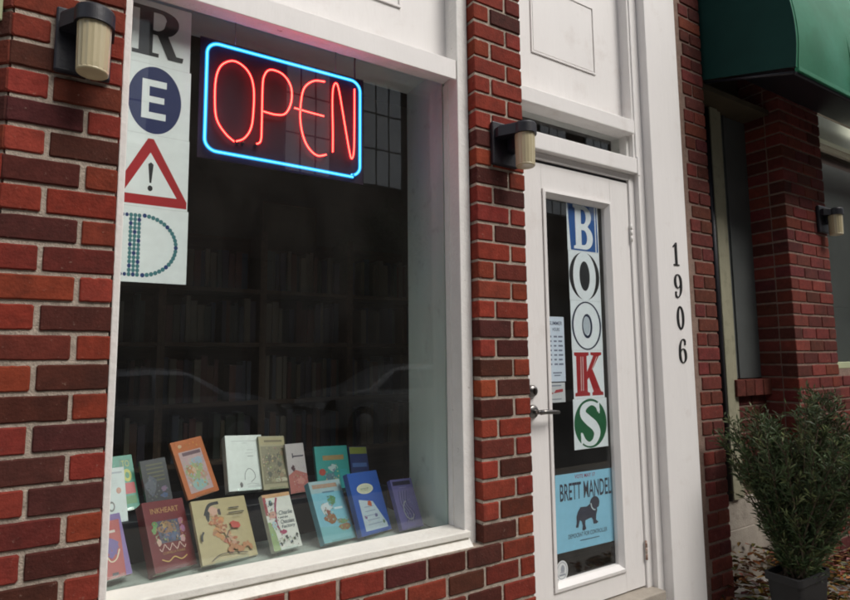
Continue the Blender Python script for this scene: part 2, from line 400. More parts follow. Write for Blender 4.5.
up.box(.40, 1.13, .128, .1345, 2.985, 2.995); up.box(.40, .408, .128, .1345, 2.9955, 3.7); up.box(1.122, 1.13, .128, .1345, 2.9955, 3.7)
up.build('upper_panel', M['white'], shop)
jm = MB(); jm.box(1.356, 1.40, .164, .474, .776, 2.80, bev=.003); jm.box(.06, .112, .164, .474, .776, 2.80)
jm.box(.06, 1.40, .165, .474, 2.801, 2.83)
jm.box(1.354, 1.3558, .40, .405, 1.66, 1.675)
jm.build('display_jamb', M['jamb'], shop)
# ledges that carry the books
ld = MB(); ld.box(.10, 1.3555, .1615, .96, .745, .776, bev=.002); ld.build('display_ledge', M['ledge'], shop)
st = MB(); st.box(.113, 1.26, .505, .93, .777, .925, bev=.003); st.build('display_step', M['black'], shop)

# ------------------------------------------------------------------ room behind the glass (dark)
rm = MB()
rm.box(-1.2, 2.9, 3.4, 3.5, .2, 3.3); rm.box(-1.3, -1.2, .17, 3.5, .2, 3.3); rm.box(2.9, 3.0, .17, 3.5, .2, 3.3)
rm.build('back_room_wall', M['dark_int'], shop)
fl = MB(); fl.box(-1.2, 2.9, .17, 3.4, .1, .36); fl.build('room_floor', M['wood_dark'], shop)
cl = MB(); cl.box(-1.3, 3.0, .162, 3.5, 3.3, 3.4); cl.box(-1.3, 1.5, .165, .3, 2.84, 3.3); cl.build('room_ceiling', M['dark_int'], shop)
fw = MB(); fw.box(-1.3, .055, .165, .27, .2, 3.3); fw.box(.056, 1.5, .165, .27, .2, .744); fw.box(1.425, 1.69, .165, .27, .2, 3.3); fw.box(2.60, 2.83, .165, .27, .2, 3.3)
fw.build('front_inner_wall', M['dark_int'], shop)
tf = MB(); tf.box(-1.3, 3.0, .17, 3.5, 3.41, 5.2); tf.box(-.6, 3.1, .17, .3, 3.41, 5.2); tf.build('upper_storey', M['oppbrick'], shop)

# ------------------------------------------------------------------ doorway
dz0 = .38
fr = MB()
fr.box(1.686, 1.70, .05, .16, .30, 2.455)                                  # left jamb
fr.box(2.457, 2.500, .050, .16, .30, 2.455, bev=.002)                      # right jamb
fr.box(1.7002, 2.4568, .052, .16, 2.424, 2.4545)                             # head
fr.box(2.5005, 2.5565, .028, .16, .20, 3.75, bev=.003)                     # right stile beside the pilaster
fr.box(2.487, 2.5003, .036, .16, 2.4555, 3.75)
fr.box(2.500, 2.512, .022, .0278, .20, 2.45)
fr.build('door_frame', M['white'], shop)
ws = MB(); ws.box(1.7005, 2.4565, .067, .16, 2.4085, 2.4238); ws.build('door_gap_shade', M['black'], shop)  # black strip stands in for the shadowed gap over the door
tb = MB(); tb.box(1.686, 2.494, .020, .16, 2.4565, 2.5385, bev=.004); tb.box(2.4945, 2.512, .018, .034, 2.447, 2.55, bev=.002)
tb.build('transom_bar', M['white'], shop)
tt = MB(); tt.box(1.686, 2.4865, .020, .16, 2.6705, 2.745, bev=.004); tt.build('transom_rail', M['white'], shop)
tj = MB(); tj.box(2.4635, 2.4865, .060, .16, 2.5387, 2.6703); tj.build('transom_jamb', M['white_worn'], shop)
tj = MB(); tj.box(1.686, 1.70, .05, .16, 2.5387, 2.6703); tj.build('transom_jamb', M['white_worn'], shop)
tg = MB(); tg.box(1.7002, 2.4633, .105, .110, 2.5387, 2.6703); tg.build('transom_glass', M['dglass'], shop)
tw = MB(); tw.box(1.686, 2.487, .095, .16, 2.7455, 3.75); dp = tw.build('over_door_panel', M['white'], shop)
mdl = MB()
for a, b, c, d in ((1.835, 2.285, 2.975, 2.984), (1.835, 2.285, 3.34, 3.349), (1.835, 1.843, 2.9843, 3.3397), (2.277, 2.285, 2.9843, 3.3397)):
    mdl.box(a, b, .0885, .0948, c, d)
mdl.box(1.85, 2.27, .0915, .0948, 2.99, 3.334)
mdl.build('panel_moulding', M['white'], dp)

door = MB(); DX0, DX1 = 1.701, 2.4555; GX0, GX1, GZ0, GZ1 = 1.842, 2.316, .475, 2.288
door.box(DX0, GX0, .06, .10, dz0, 2.408, bev=.002); door.box(GX1, DX1, .06, .10, dz0, 2.408, bev=.002)
door.box(GX0+.0005, GX1-.0005, .0605, .0995, dz0, GZ0); door.box(GX0+.0005, GX1-.0005, .0605, .0995, GZ1, 2.408)
d = door.build('door', M['white'], shop); d['label'] = 'white painted door with one tall narrow glass pane'
bd = MB(); e = .032
def mitre(B, x0, x1, z0, z1, w_, yo, yi):
    o_ = [(x0, z0), (x1, z0), (x1, z1), (x0, z1)]; i_ = [(x0+w_, z0+w_), (x1-w_, z0+w_), (x1-w_, z1-w_), (x0+w_, z1-w_)]
    m_ = [(x0+w_*.45, z0+w_*.45), (x1-w_*.45, z0+w_*.45), (x1-w_*.45, z1-w_*.45), (x0+w_*.45, z1-w_*.45)]
    vs = [(x, yo+.008, z) for x, z in o_]+[(x, yo, z) for x, z in o_]+[(x, yo-.002, z) for x, z in m_]+[(x, yi, z) for x, z in i_]+[(x, yi+.02, z) for x, z in i_]
    B.add(vs, [(r_*4+i, r_*4+(i+1) % 4, (r_+1)*4+(i+1) % 4, (r_+1)*4+i) for r_ in range(4) for i in range(4)])
mitre(bd, GX0+.001, GX1-.001, GZ0+.001, GZ1-.001, e, .052, .074)
bd.build('glazing_bead', M['white'], d)
dg = MB(); dg.box(GX0+e, GX1-e, .088, .093, GZ0+e, GZ1-e); dg.build('door_pane', M['dglass'], d)
def rose(B, x, z, r, y0, y1): 
    B.tube([(x, y0, z), (x, (y0+y1)/2, z), (x, y1, z)], [r, r, r*.78], 20)
hd = MB(); rose(hd, 1.745, 1.262, .030, .060, .045)
hd.tube([(1.745, .046, 1.262), (1.745, .018, 1.262), (1.750, .006, 1.262)], .010, 12)
hd.tube([(1.744, .006, 1.262), (1.775, .003, 1.263), (1.82, .004, 1.260), (1.858, .012, 1.256)], [.011, .0105, .0095, .0085], 12)
hd.build('door_handle', M['metal'], d)
db = MB(); rose(db, 1.742, 1.352, .027, .060, .040); db.box(1.739, 1.745, .028, .040, 1.338, 1.366, bev=.001); db.build('deadbolt', M['metal'], d)
for z in (2.14, .55):
    hg = MB(); hg.tube([(2.456, .048, z-.045), (2.456, .048, z-.016)], .006, 8); hg.tube([(2.456, .048, z-.014), (2.456, .048, z+.014)], .006, 8); hg.tube([(2.456, .048, z+.016), (2.456, .048, z+.045)], .006, 8)
    hg.build('hinge', M['white_worn'] if z > 1 else M['rusty'], d)
ths = MB(); ths.box(1.686, 2.50, -.02, .16, .30, .372, bev=.004); ths.build('threshold', M['plinth'], shop)
# white pilaster
pl = MB(); pl.box(2.558, 2.828, -.022, .16, .20, 3.75, bev=.004); pila = pl.build('pilaster', M['white'], shop)

# house numbers
def numeral(ch, x, z, w_, h_):
    s = Sheet(0, 0.0001); K = (1, 1, 1)
    P = lambda u, v: (x+(u-.5)*w_, z+(v-.5)*h_)
    t = w_
    if ch == '1':
        s.poly([P(.36, .06), P(.64, .06), P(.64, 1), P(.50, 1), P(.12, .84), P(.12, .78), P(.36, .84)], K); s.poly([P(.12, 0), P(.88, 0), P(.88, .055), P(.12, .055)], K)
    elif ch == '0':
        s.ring(*P(.5, .5), w_*.5, h_*.5, w_*.23, h_*.43, K)
    else:
        def seq(rot):
            pts = [(.88, .80), (.86, .92), (.62, .985), (.36, .90), (.18, .70), (.12, .42), (.16, .18), (.34, .03), (.5, .005), (.70, .03), (.87, .16), (.90, .31), (.84, .47), (.66, .57), (.48, .57), (.30, .50), (.19, .40)]
            ws = [.10, .20, .08, .12, .24, .27, .26, .12, .07, .12, .24, .27, .24, .10, .07, .08, .10]
            q = bez([(a, b, c) for (a, b), c in zip(pts, ws)], 6)
            if rot: q = [(1-a, 1-b, c) for a, b, c in q]
            return q
        q = seq(ch == '9'); s.stroke([P(a, b) for a, b, c in q], [c*w_ for a, b, c in q], K)
        cx, cz = (.86, .78) if ch == '6' else (.14, .22)
        s.disc(*P(cx, cz), w_*.11, h_*.05, K, 16)
    # give the numeral its thickness
    n = len(s.v); top = [(a, -.026, c) for a, b, c in s.v]; bot = [(a, -.0215, c) for a, b, c in s.v]
    o = MB(); o.add(top, s.f)
    for f in s.f:
        m = len(f)
        for i in range(m):
            a, b = f[i], f[(i+1) % m]; o.add([top[a], top[b], bot[b], bot[a]], [(0, 1, 2, 3)])
    return o.build('house_number', M['digit'], pila)
for ch, x, z in (('1', 2.719, 2.040), ('9', 2.724, 1.868), ('0', 2.728, 1.700), ('6', 2.731, 1.527)): numeral(ch, x, z, .062, .124)

# ------------------------------------------------------------------ right brick strip (edge of the next house) and its recess
nb = thing('neighbouring_house', 'dark red brick house with recessed entry and window under the green awning', 'building')
bs = MB()
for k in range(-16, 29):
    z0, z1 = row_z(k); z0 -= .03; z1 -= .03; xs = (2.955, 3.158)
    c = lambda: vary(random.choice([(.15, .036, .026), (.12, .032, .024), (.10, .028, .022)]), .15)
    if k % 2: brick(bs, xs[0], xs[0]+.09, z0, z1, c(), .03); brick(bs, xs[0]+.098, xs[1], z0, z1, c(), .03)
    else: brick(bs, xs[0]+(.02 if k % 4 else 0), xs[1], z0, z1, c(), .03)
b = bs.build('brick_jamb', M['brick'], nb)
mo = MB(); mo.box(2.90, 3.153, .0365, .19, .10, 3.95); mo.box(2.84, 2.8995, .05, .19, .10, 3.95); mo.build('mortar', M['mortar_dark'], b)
# right pier of the neighbour
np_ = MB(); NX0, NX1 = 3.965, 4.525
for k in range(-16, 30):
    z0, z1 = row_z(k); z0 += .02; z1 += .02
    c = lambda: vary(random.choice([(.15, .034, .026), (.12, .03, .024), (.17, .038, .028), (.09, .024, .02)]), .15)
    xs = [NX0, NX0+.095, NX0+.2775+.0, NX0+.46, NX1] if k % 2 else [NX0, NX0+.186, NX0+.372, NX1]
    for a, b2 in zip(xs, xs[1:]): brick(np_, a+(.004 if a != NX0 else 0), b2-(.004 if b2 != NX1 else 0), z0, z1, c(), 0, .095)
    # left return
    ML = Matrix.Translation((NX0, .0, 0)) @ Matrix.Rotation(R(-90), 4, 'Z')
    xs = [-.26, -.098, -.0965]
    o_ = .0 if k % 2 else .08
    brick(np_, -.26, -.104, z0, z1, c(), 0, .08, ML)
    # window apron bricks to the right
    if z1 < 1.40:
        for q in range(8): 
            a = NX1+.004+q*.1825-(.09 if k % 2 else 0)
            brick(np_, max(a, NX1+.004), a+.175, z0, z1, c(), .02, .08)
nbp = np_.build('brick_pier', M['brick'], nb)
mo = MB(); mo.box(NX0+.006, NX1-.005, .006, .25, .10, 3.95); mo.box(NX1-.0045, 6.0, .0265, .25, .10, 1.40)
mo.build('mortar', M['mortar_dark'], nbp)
# recess: plinth, post, sill, panel, soffit
pt = MB(); pt.box(3.42, 3.965, .20, .30, .10, .44, bev=.004); pt.box(3.42, 3.965, .206, .30, .4405, .62, bev=.004); pt.box(3.16, 3.42, .21, .5, .10, .30); pt.build('stone_plinth', M['plinth'], nb)
po = MB(); po.box(3.475, 3.560, .185, .30, .6205, 3.12, bev=.004); po.box(3.5605, 3.62, .20, .30, .6205, 3.12, bev=.003); po.build('door_post', M['olive'], nb)
gp = MB(); gp.box(3.6205, 3.965, .232, .30, 1.352, 3.12); gp.box(3.69, 3.71, .222, .2315, 1.36, 3.12); gp.build('side_panel', M['grey_panel'], nb)
ap = MB()
for k in range(14, 26):
    z0, z1 = row_z(k); 
    if z1 < 1.35 and z0 > .62:
        for q in range(3):
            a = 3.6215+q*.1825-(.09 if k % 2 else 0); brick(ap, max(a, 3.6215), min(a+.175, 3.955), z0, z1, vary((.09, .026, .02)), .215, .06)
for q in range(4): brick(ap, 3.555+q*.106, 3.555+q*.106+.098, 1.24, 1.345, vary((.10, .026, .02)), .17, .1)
apn = ap.build('brick_apron', M['brick'], nb)
mo = MB(); mo.box(3.6207, 3.96, .2225, .30, .621, 1.238); mo.build('mortar', M['mortar_dark'], apn)
dr = MB(); dr.box(3.17, 3.4745, .26, .30, .3005, 3.12); dr.build('dark_gap_sheet', M['black'], nb)  # black sheet stands in for the dark gap beside the post
cp = MB(); cp.tube([(3.452, .20, .62), (3.452, .20, 3.1)], .018, 10); cp.build('black_upright', M['black'], nb)  # thin black upright next to the post
sf = MB(); sf.box(3.16, 4.0, .065, .30, 3.125, 3.16); sf.box(3.16, 5.8, .262, .30, 3.161, 4.3); sf.build('soffit', M['soffit'], nb)
# neighbour window
hb = MB(); hb.box(NX1, 6.0, .045, .09, 3.09, 3.27, bev=.004); hb.build('window_head', M['cream'], nb)
nw = MB(); nw.box(NX1, 6.0, .04, .12, 1.4005, 1.445, bev=.004); nw.box(NX1, NX1+.035, .06, .12, 1.446, 3.0895)
nwf = nw.build('window', M['palegreen'], nb)
ng = MB(); ng.box(NX1+.036, 6.0, .095, .10, 1.446, 3.0895); ng.build('pane', M['glass'], nwf)
bl = MB(); bl.box(NX1+.036, 6.0, .14, .145, 1.446, 1.75); bl.box(NX1+.036, 6, .30, .31, 1.446, 3.0895, ); bl.build('dark_backing', M['grey_panel'], nwf)
ub = MB(); ub.box(2.84, 2.9, .19, .3, 3.96, 5.2)
ub.box(2.9, 8.5, .30, .5, 3.2, 5.2); ub.box(6.0, 8.5, .0, .3, .1, 5.2); ub.box(3.16, 6.0, .301, .5, .1, 3.2); ub.build('upper_wall', M['oppbrick'], nb)
# far left window frame of the canted corner
lw = thing('corner_window', 'pale green wooden window frame beyond the left brick pier', 'window')
m_ = MB(); m_.box(-.40, -.030, -.022, .0, 2.44, 3.6, bev=.004, mtx=MC); m_.build('window_frame', M['palegreen'], lw)
m_ = MB(); m_.box(-.34, -.12, -.026, -.0225, 2.52, 3.5, mtx=MC); m_.build('window_pane', M['carglass'], lw)

# awning
aw = thing('awning', 'green canvas awning with curved front hung over the neighbouring entry', 'awning')
prof = [(.06, 4.27), (-.02, 4.24), (-.11, 4.17), (-.23, 4.02), (-.34, 3.80), (-.415, 3.58), (-.458, 3.38), (-.473, 3.19), (-.460, 3.02)]
pr = bez(prof, 4)
fb = MB(); n = len(pr); NS = 16
AX0, AX1 = 3.20, 5.22
vs = []
for i in range(NS+1):
    x = AX0+(AX1-AX0)*i/NS
    for (y, z) in pr: vs.append((x, y+.006*math.sin(i*1.7+z*6)*(1 if 0 < i < NS else 0), z))
fb.add(vs, [(i*n+k, (i+1)*n+k, (i+1)*n+k+1, i*n+k+1) for i in range(NS) for k in range(n-1)], smooth=True)
fb.box(AX0, AX1, -.474, -.452, 2.992, 3.016, bev=.003)
fb.build('canopy', M['green'], aw)
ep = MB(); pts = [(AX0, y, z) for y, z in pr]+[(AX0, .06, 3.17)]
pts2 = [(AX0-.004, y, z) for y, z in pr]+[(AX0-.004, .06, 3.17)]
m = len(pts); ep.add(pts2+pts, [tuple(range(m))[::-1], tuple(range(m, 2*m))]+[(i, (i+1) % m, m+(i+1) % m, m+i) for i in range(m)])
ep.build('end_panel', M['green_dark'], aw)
us = MB(); us.add([(AX0+.004, -.45, 3.018), (AX1, -.45, 3.018), (AX1, -.004, 3.24), (AX0+.004, -.004, 3.24), (AX0+.004, -.45, 3.024), (AX1, -.45, 3.024), (AX1, -.004, 3.246), (AX0+.004, -.004, 3.246)], [(3, 2, 1, 0), (4, 5, 6, 7), (0, 1, 5, 4), (1, 2, 6, 5), (2, 3, 7, 6), (3, 0, 4, 7)]); us.build('underside_shade', M['black'], aw)  # added black panel stands in for the shade under the canopy
for i in range(4):
    x = AX0+.02+i*.62; sm = MB(); sm.tube([(x, y*1.0-.0015, z+.0015) for y, z in pr], .0022, 6); sm.build('seam', M['green'], aw)
fm = MB(); fm.tube([(AX0+.012, .05, 3.155), (AX0+.012, -.455, 2.995)], .009, 8); fm.tube([(AX0, -.455, 2.985), (AX1, -.455, 2.985)], .009, 8)
fm.build('awning_frame', M['black'], aw)

# ------------------------------------------------------------------ wall lanterns
def lantern(xp, xc, dz, yc, label, plate=.07):
    t = thing('wall_lantern', label, 'lamp', (xc, 0, 2.40+dz), group='black wall lanterns with ribbed jars')
    B = MB(); B.box(xp-xc-plate, xp-xc+plate, -.022, .0, -.085, .105, bev=.006); B.box(-.022, .022, yc+.03, -.02, -.02, .055, bev=.004)
    bp_ = B.build('back_plate', M['black'], t)
    sc = MB(); sc.tube([(xp-xc-.03+.045, -.0225, .02), (xp-xc-.03+.045, -.027, .02)], .006, 10); sc.build('screw', M['metal'], bp_)
    cpm = MB(); n = 28; r = .050; hw = .060; cx_ = xp-xc; pts = []
    for i in range(n+1):
        a = math.pi*(1+i/n); pts.append((r*math.cos(a), yc+r*math.sin(a)))
    pts = [(cx_-hw, -.0225), (cx_-hw, -.045)]+pts+[(max(r+.001, cx_+hw), -.045), (max(r+.001, cx_+hw), -.0225)]
    k = len(pts); z0, z1 = .030, .076
    vs = [(a, b, z0) for a, b in pts]+[(a, b, z1-.006) for a, b in pts]+[(a*.95, (b-yc)*.93+yc, z1) for a, b in pts]
    cpm.add(vs, [tuple(range(k))[::-1], tuple(range(2*k, 3*k))]+[(rr*k+i, rr*k+(i+1) % k, (rr+1)*k+(i+1) % k, (rr+1)*k+i) for rr in range(2) for i in range(k)])
    cpm.build('cap', M['black'], t)
    jr = MB(); jr.lathe([(.030, -.106), (.0375, -.108), (.0395, -.106), (.0400, -.100)], 0, yc, 36)
    jr.lathe([(.0395, -.100), (.0405, -.03), (.0415, .0302)], 0, yc, 36, rib=.03)
    jr.build('glass_jar', M['jar'], t)
    return t
lantern(-.006, .018, .0, -.095, 'black lantern with cream ribbed jar on the left brick pier')
lantern(1.562, 1.592, .006, -.110, 'black lantern with cream jar on the brick column between window and door')
lantern(4.44, 4.47, .03, -.075, 'lantern at the far right on the neighbouring brick pier')

# ------------------------------------------------------------------ neon sign
neon = thing('neon_sign', 'glowing neon OPEN sign, red letters in a blue rounded frame, inside the shop window', 'neon sign', (.37, .20, 2.24))
W_, H_ = .603, .402       # tube frame size; local x, z from its bottom left
def nx(u, v, y=0): return (u*W_, y, v*H_)
def rr_path(x0, x1, z0, z1, r, y=0, n=8):
    out = []
    for cx, cz, a in ((x1-r, z1-r, 0), (x0+r, z1-r, 90), (x0+r, z0+r, 180), (x1-r, z0+r, 270)):
        out += [(cx+r*math.cos(R(a+90*i/n)), y, cz+r*math.sin(R(a+90*i/n))) for i in range(n+1)]
    return out
def neon_tube(path, r, core, shell, name, closed=False):
    a = MB(); a.tube(path, r*.40, 8, closed=closed); o = a.build(name, M[core], neon)
    b_ = MB(); b_.tube(path, r, 10, closed=closed); b_.build('tube_glass', M[shell], o)
frp = rr_path(0, W_, 0, H_, .042)
# the frame is one bent tube with its two ends beside each other at the bottom right
k0 = len(frp)-6
path = [(W_*.955, 0, -.004)]+[p for p in rr_path(0, W_, 0, H_, .042)[18:27]][::1]
def bent():
    r = .042; out = [(W_-.030, 0, -.006), (W_*.5, 0, -.002)]
    for cx, cz, a in ((r, r, 270), (r, H_-r, 180), (W_-r, H_-r, 90), (W_-r, r, 0)):
        out += [(cx+r*math.cos(R(a-90*i/8)), 0, cz+r*math.sin(R(a-90*i/8))) for i in range(9)]
    out[-1] = (W_-r+.004, 0, .004); return out
neon_tube(bent(), .0068, 'neon_blue_core', 'neon_blue', 'blue_tube')
def px2(x, y):        # sign face measured in sixths of a photo pixel -> u, v kept as plain numbers
    return x, y
LT = {
 'letter_o': [(.168, .118), (.120, .17), (.070, .27), (.052, .40), (.052, .66), (.085, .81), (.160, .875), (.240, .81), (.276, .66), (.276, .40), (.262, .26), (.225, .165), (.180, .125)],
 'letter_p': [(.300, .135), (.325, .17), (.330, .30), (.330, .66), (.338, .80), (.375, .88), (.455, .87), (.510, .77), (.515, .62), (.480, .49), (.42, .455), (.335, .46)],
 'letter_e': [(.740, .905), (.66, .88), (.595, .77), (.575, .55), (.585, .36), (.625, .21), (.69, .135), (.755, .16)],
 'letter_n': [(.800, .20), (.800, .40), (.795, .70), (.800, .86), (.820, .92), (.842, .85), (.88, .55), (.92, .24), (.937, .17), (.952, .25), (.955, .50), (.955, .91)]}
for k, q in LT.items():
    path = [nx(a, b_, -.004) for a, b_ in bez(q, 5)]
    if k == 'letter_e':
        neon_tube(path, .0050, 'neon_red_core', 'neon_red', k)
        neon_tube([nx(.535, .56, -.006), nx(.64, .55, -.006), nx(.735, .545, -.006)], .0045, 'neon_red_core', 'neon_red', 'letter_bar')
    else: neon_tube(path, .0050, 'neon_red_core', 'neon_red', k)
bb = MB(); bb.box(-.022, W_+.022, .014, .018, -.026, H_+.022, bev=.001); bb.build('halo_board', M['panel_back'], neon)  # added board that catches the tube light as a halo
for x, z in ((.19, .12), (.222, .125), (.757, .155), (.30, .13), (.95, .0)):
    B = MB(); B.tube([nx(x, z, -.004), nx(x, z, .016)], .0056, 8); B.build('electrode', M['electrode'], neon)
for x in (.10, .50): hc = MB(); hc.tube([(x, .016, H_+.022), (x, .016, .56)], .0015, 6); hc.build('hanging_chain', M['metal'], neon)

cd = MB(); cd.tube(bez([(W_*.93, .024, .02), (W_*.96, .032, .18), (W_*1.0, .036, .34), (W_*.985, .034, .46), (W_*.99, .034, .56)], 6), .0032, 6); cd.build('power_cord', M['black'], neon)
# ------------------------------------------------------------------ letter sheets in the window: R E A D
YP = .1655
PW = (.88, .92, .92)
def sheet_thing(sh, name, label, cat, m='print', group=None, loc=(0, 0, 0)):
    o = sh.build(name, M[m]); o.location = loc; return tag(o, label, cat, group)
def paper(x0, x1, z0, z1, col, y):
    s = Sheet(y-.0004, .00022); s.box(x0, x1, y-.0004, y, z0, z1, col); return s
GR = 'single letter sheets spelling READ in the window'
# R
s = paper(.108, .3085, 2.489, 2.7095, PW, YP); K = (.025, .024, .028)
P = lambda u, v: (.125+u*.162, 2.517+v*.172)
s.poly([P(.02, 0), P(.52, 0), P(.52, .08), P(.02, .08)], K); s.poly([P(.02, .92), P(.44, .92), P(.44, 1), P(.02, 1)], K)
s.poly([P(.14, .02), P(.40, .02), P(.40, .98), P(.14, .98)], K)
s.stroke([P(a, b_) for a, b_, c in bez([(.38, .955, .1), (.60, .94, .1), (.74, .84, .22), (.76, .72, .26), (.68, .57, .2), (.52, .50, .1), (.38, .50, .1)], 6)],
         [c*.16 for a, b_, c in bez([(.38, .955, .1), (.60, .94, .1), (.74, .84, .22), (.76, .72, .26), (.68, .57, .2), (.52, .50, .1), (.38, .50, .1)], 6)], K)
s.poly([P(.46, .50), P(.66, .54), P(.86, .10), P(1.0, .10), P(.98, .0), P(.70, .0)], K)
sheet_thing(s, 'letter_sheet', 'white sheet with a black slab serif R, topmost in the window', 'letter sign', group=GR)
# E
s = paper(.108, .3135, 2.246, 2.4885, PW, YP); NV = (.012, .022, .11)
s.disc(.204, 2.366, .081, .116, NV, 48)
P = lambda u, v: (.164+u*.074, 2.300+v*.135)
s.poly([P(0, 0), P(1, 0), P(1, .17), P(.30, .17), P(.30, .42), P(.92, .42), P(.92, .58), P(.30, .58), P(.30, .83), P(1, .83), P(1, 1), P(0, 1)], PW)
sheet_thing(s, 'letter_sheet', 'white sheet with a white E in a navy disc', 'letter sign', group=GR)
# A
s = paper(.108, .3155, 2.000, 2.2455, PW, YP); RD = (.42, .014, .02)
s.poly([(.085, 2.008), (.085, 2.03), (.188, 2.232), (.205, 2.232), (.3125, 2.03), (.3125, 2.008)], RD)
s.poly([(.120, 2.040), (.197, 2.185), (.281, 2.040)], PW)
s.poly([(.1915, 2.145), (.1995, 2.152), (.2075, 2.145), (.2025, 2.082), (.1970, 2.082)], K); s.disc(.1995, 2.064, .0075, .0095, K, 18)
sheet_thing(s, 'letter_sheet', 'white sheet with a red warning triangle used as the letter A', 'letter sign', group=GR)
# D
s = paper(.106, .3195, 1.752, 1.9995, PW, YP); TL = (.07, .22, .24); NB = (.02, .05, .18)
for cx in (.148, .160, .172):
    for i in range(15): s.layer = 1; s.disc(cx, 1.776+i*.0138, .0058, .0072, TL if (i+int(cx*1000)) % 5 else NB, 10)
for i in range(25):
    a = R(-86+172*i/24); s.layer = 1; s.disc(.180+.104*math.cos(a), 1.873+.098*math.sin(a), .0064, .0074, TL if i % 6 else NB, 10)
for z in (1.776, 1.969):
    for cx in (.124, .136): s.layer = 1; s.disc(cx, z, .0052, .0064, NB, 10)
sheet_thing(s, 'letter_sheet', 'white sheet with a D made of teal dots, lowest in the window', 'letter sign', group=GR)

# ------------------------------------------------------------------ B O O K S on the door, inside the pane
YD = .0985
GB = 'single letter sheets spelling BOOKS on the door'
PB = (.86, .91, .95)
BL = (.018, .10, .34)
# B : white letter on blue
s = paper(2.040, 2.262, 2.020, 2.262, PB, YD)
s.poly([(2.062, 2.024), (2.256, 2.024), (2.252, 2.258), (2.046, 2.258)], BL)
q = lambda u, v: (2.084+u*.136, 2.032+v*.222)
out_ = [q(0, 0)]+[q(.58+.42*math.cos(R(t_)), .27+.27*math.sin(R(t_))) for t_ in range(-90, 66, 12)]+[q(.74, .53)]+[q(.54+.40*math.cos(R(t_)), .76+.24*math.sin(R(t_))) for t_ in range(-50, 91, 12)]+[q(0, 1), q(0, .94), q(.10, .92), q(.10, .08), q(0, .06)]
s.poly(out_, PB)
s.poly([q(.40, .10)]+[q(.52+.17*math.cos(R(t_)), .27+.17*math.sin(R(t_))) for t_ in range(-90, 91, 18)]+[q(.40, .44)], BL)
s.poly([q(.40, .58)]+[q(.50+.16*math.cos(R(t_)), .745+.165*math.sin(R(t_))) for t_ in range(-90, 91, 18)]+[q(.40, .91)], BL)
s.rect(2.236, 2.243, 2.024, 2.258, PB)
sheet_thing(s, 'letter_sheet', 'blue sheet with a white B, topmost on the door', 'letter sign', group=GB)
# O black
s = paper(2.042, 2.261, 1.775, 2.0195, PB, YD)
s.disc(2.150, 1.898, .106, .119, (.015, .016, .018)); s.disc(2.150, 1.898, .080, .1205, PB); s.disc(2.150, 1.898, .036, .074, (.02, .022, .026))
sheet_thing(s, 'letter_sheet', 'sheet with a white O on a black oval, below the B', 'letter sign', group=GB)
# O outlined
s = paper(2.044, 2.261, 1.532, 1.7745, PB, YD)
s.ring(2.152, 1.652, .103, .119, .091, .112, (.015, .025, .06)); s.ring(2.155, 1.650, .036, .060, .022, .046, (.015, .025, .06)); s.disc(2.150, 1.652, .024, .046, (.50, .56, .62))
sheet_thing(s, 'letter_sheet', 'white sheet with a white O drawn in thin navy outlines', 'letter sign', group=GB)
# K red
s = paper(2.046, 2.260, 1.300, 1.5315, PB, YD); q = lambda u, v: (2.056+u*.195, 1.312+v*.210); RK = (.38, .018, .022)
s.poly([q(0, 0), q(.52, 0), q(.52, .07), q(.44, .09), q(.44, .91), q(.52, .93), q(.52, 1), q(0, 1), q(0, .93), q(.07, .91), q(.07, .09), q(0, .07)], RK)
s.poly([q(.44, .36), q(.44, .55), q(.68, .92), q(.58, .94), q(.58, 1), q(.98, 1), q(.98, .94), q(.88, .91), q(.64, .60), q(.92, .09), q(1, .07), q(1, 0), q(.60, 0), q(.60, .07), q(.65, .09), q(.50, .42)], RK)
for u in (.20, .27): s.poly([q(u, .12), q(u+.03, .12), q(u+.05, .90), q(u+.02, .90)], (.72, .50, .50))
s.poly([q(.60, .60), q(.63, .60), q(.82, .90), q(.79, .90)], (.72, .50, .50))
sheet_thing(s, 'letter_sheet', 'white sheet with a red slab serif K', 'letter sign', group=GB)
# S on green
s = paper(2.038, 2.272, 1.063, 1.2995, PB, YD)
s.disc(2.154, 1.181, .112, .1165, (.012, .12, .045), 56)
sp_ = [(2.212, 1.236, .020), (2.200, 1.262, .022), (2.160, 1.276, .020), (2.112, 1.258, .034), (2.104, 1.226, .042), (2.138, 1.196, .048), (2.180, 1.166, .048), (2.196, 1.132, .044), (2.176, 1.096, .032), (2.140, 1.084, .020), (2.106, 1.100, .024), (2.090, 1.134, .016)]
b_ = bez(sp_, 6); s.stroke([(a, c) for a, c, e_ in b_], [e_ for a, c, e_ in b_], PB)
s.poly([(2.212, 1.225), (2.218, 1.225), (2.218, 1.278), (2.208, 1.278), (2.196, 1.262)], PB); s.poly([(2.084, 1.140), (2.092, 1.140), (2.104, 1.104), (2.092, 1.084), (2.084, 1.084)], PB)
sheet_thing(s, 'letter_sheet', 'sheet with a white S on a green disc, lowest of the door letters', 'letter sign', group=GB)
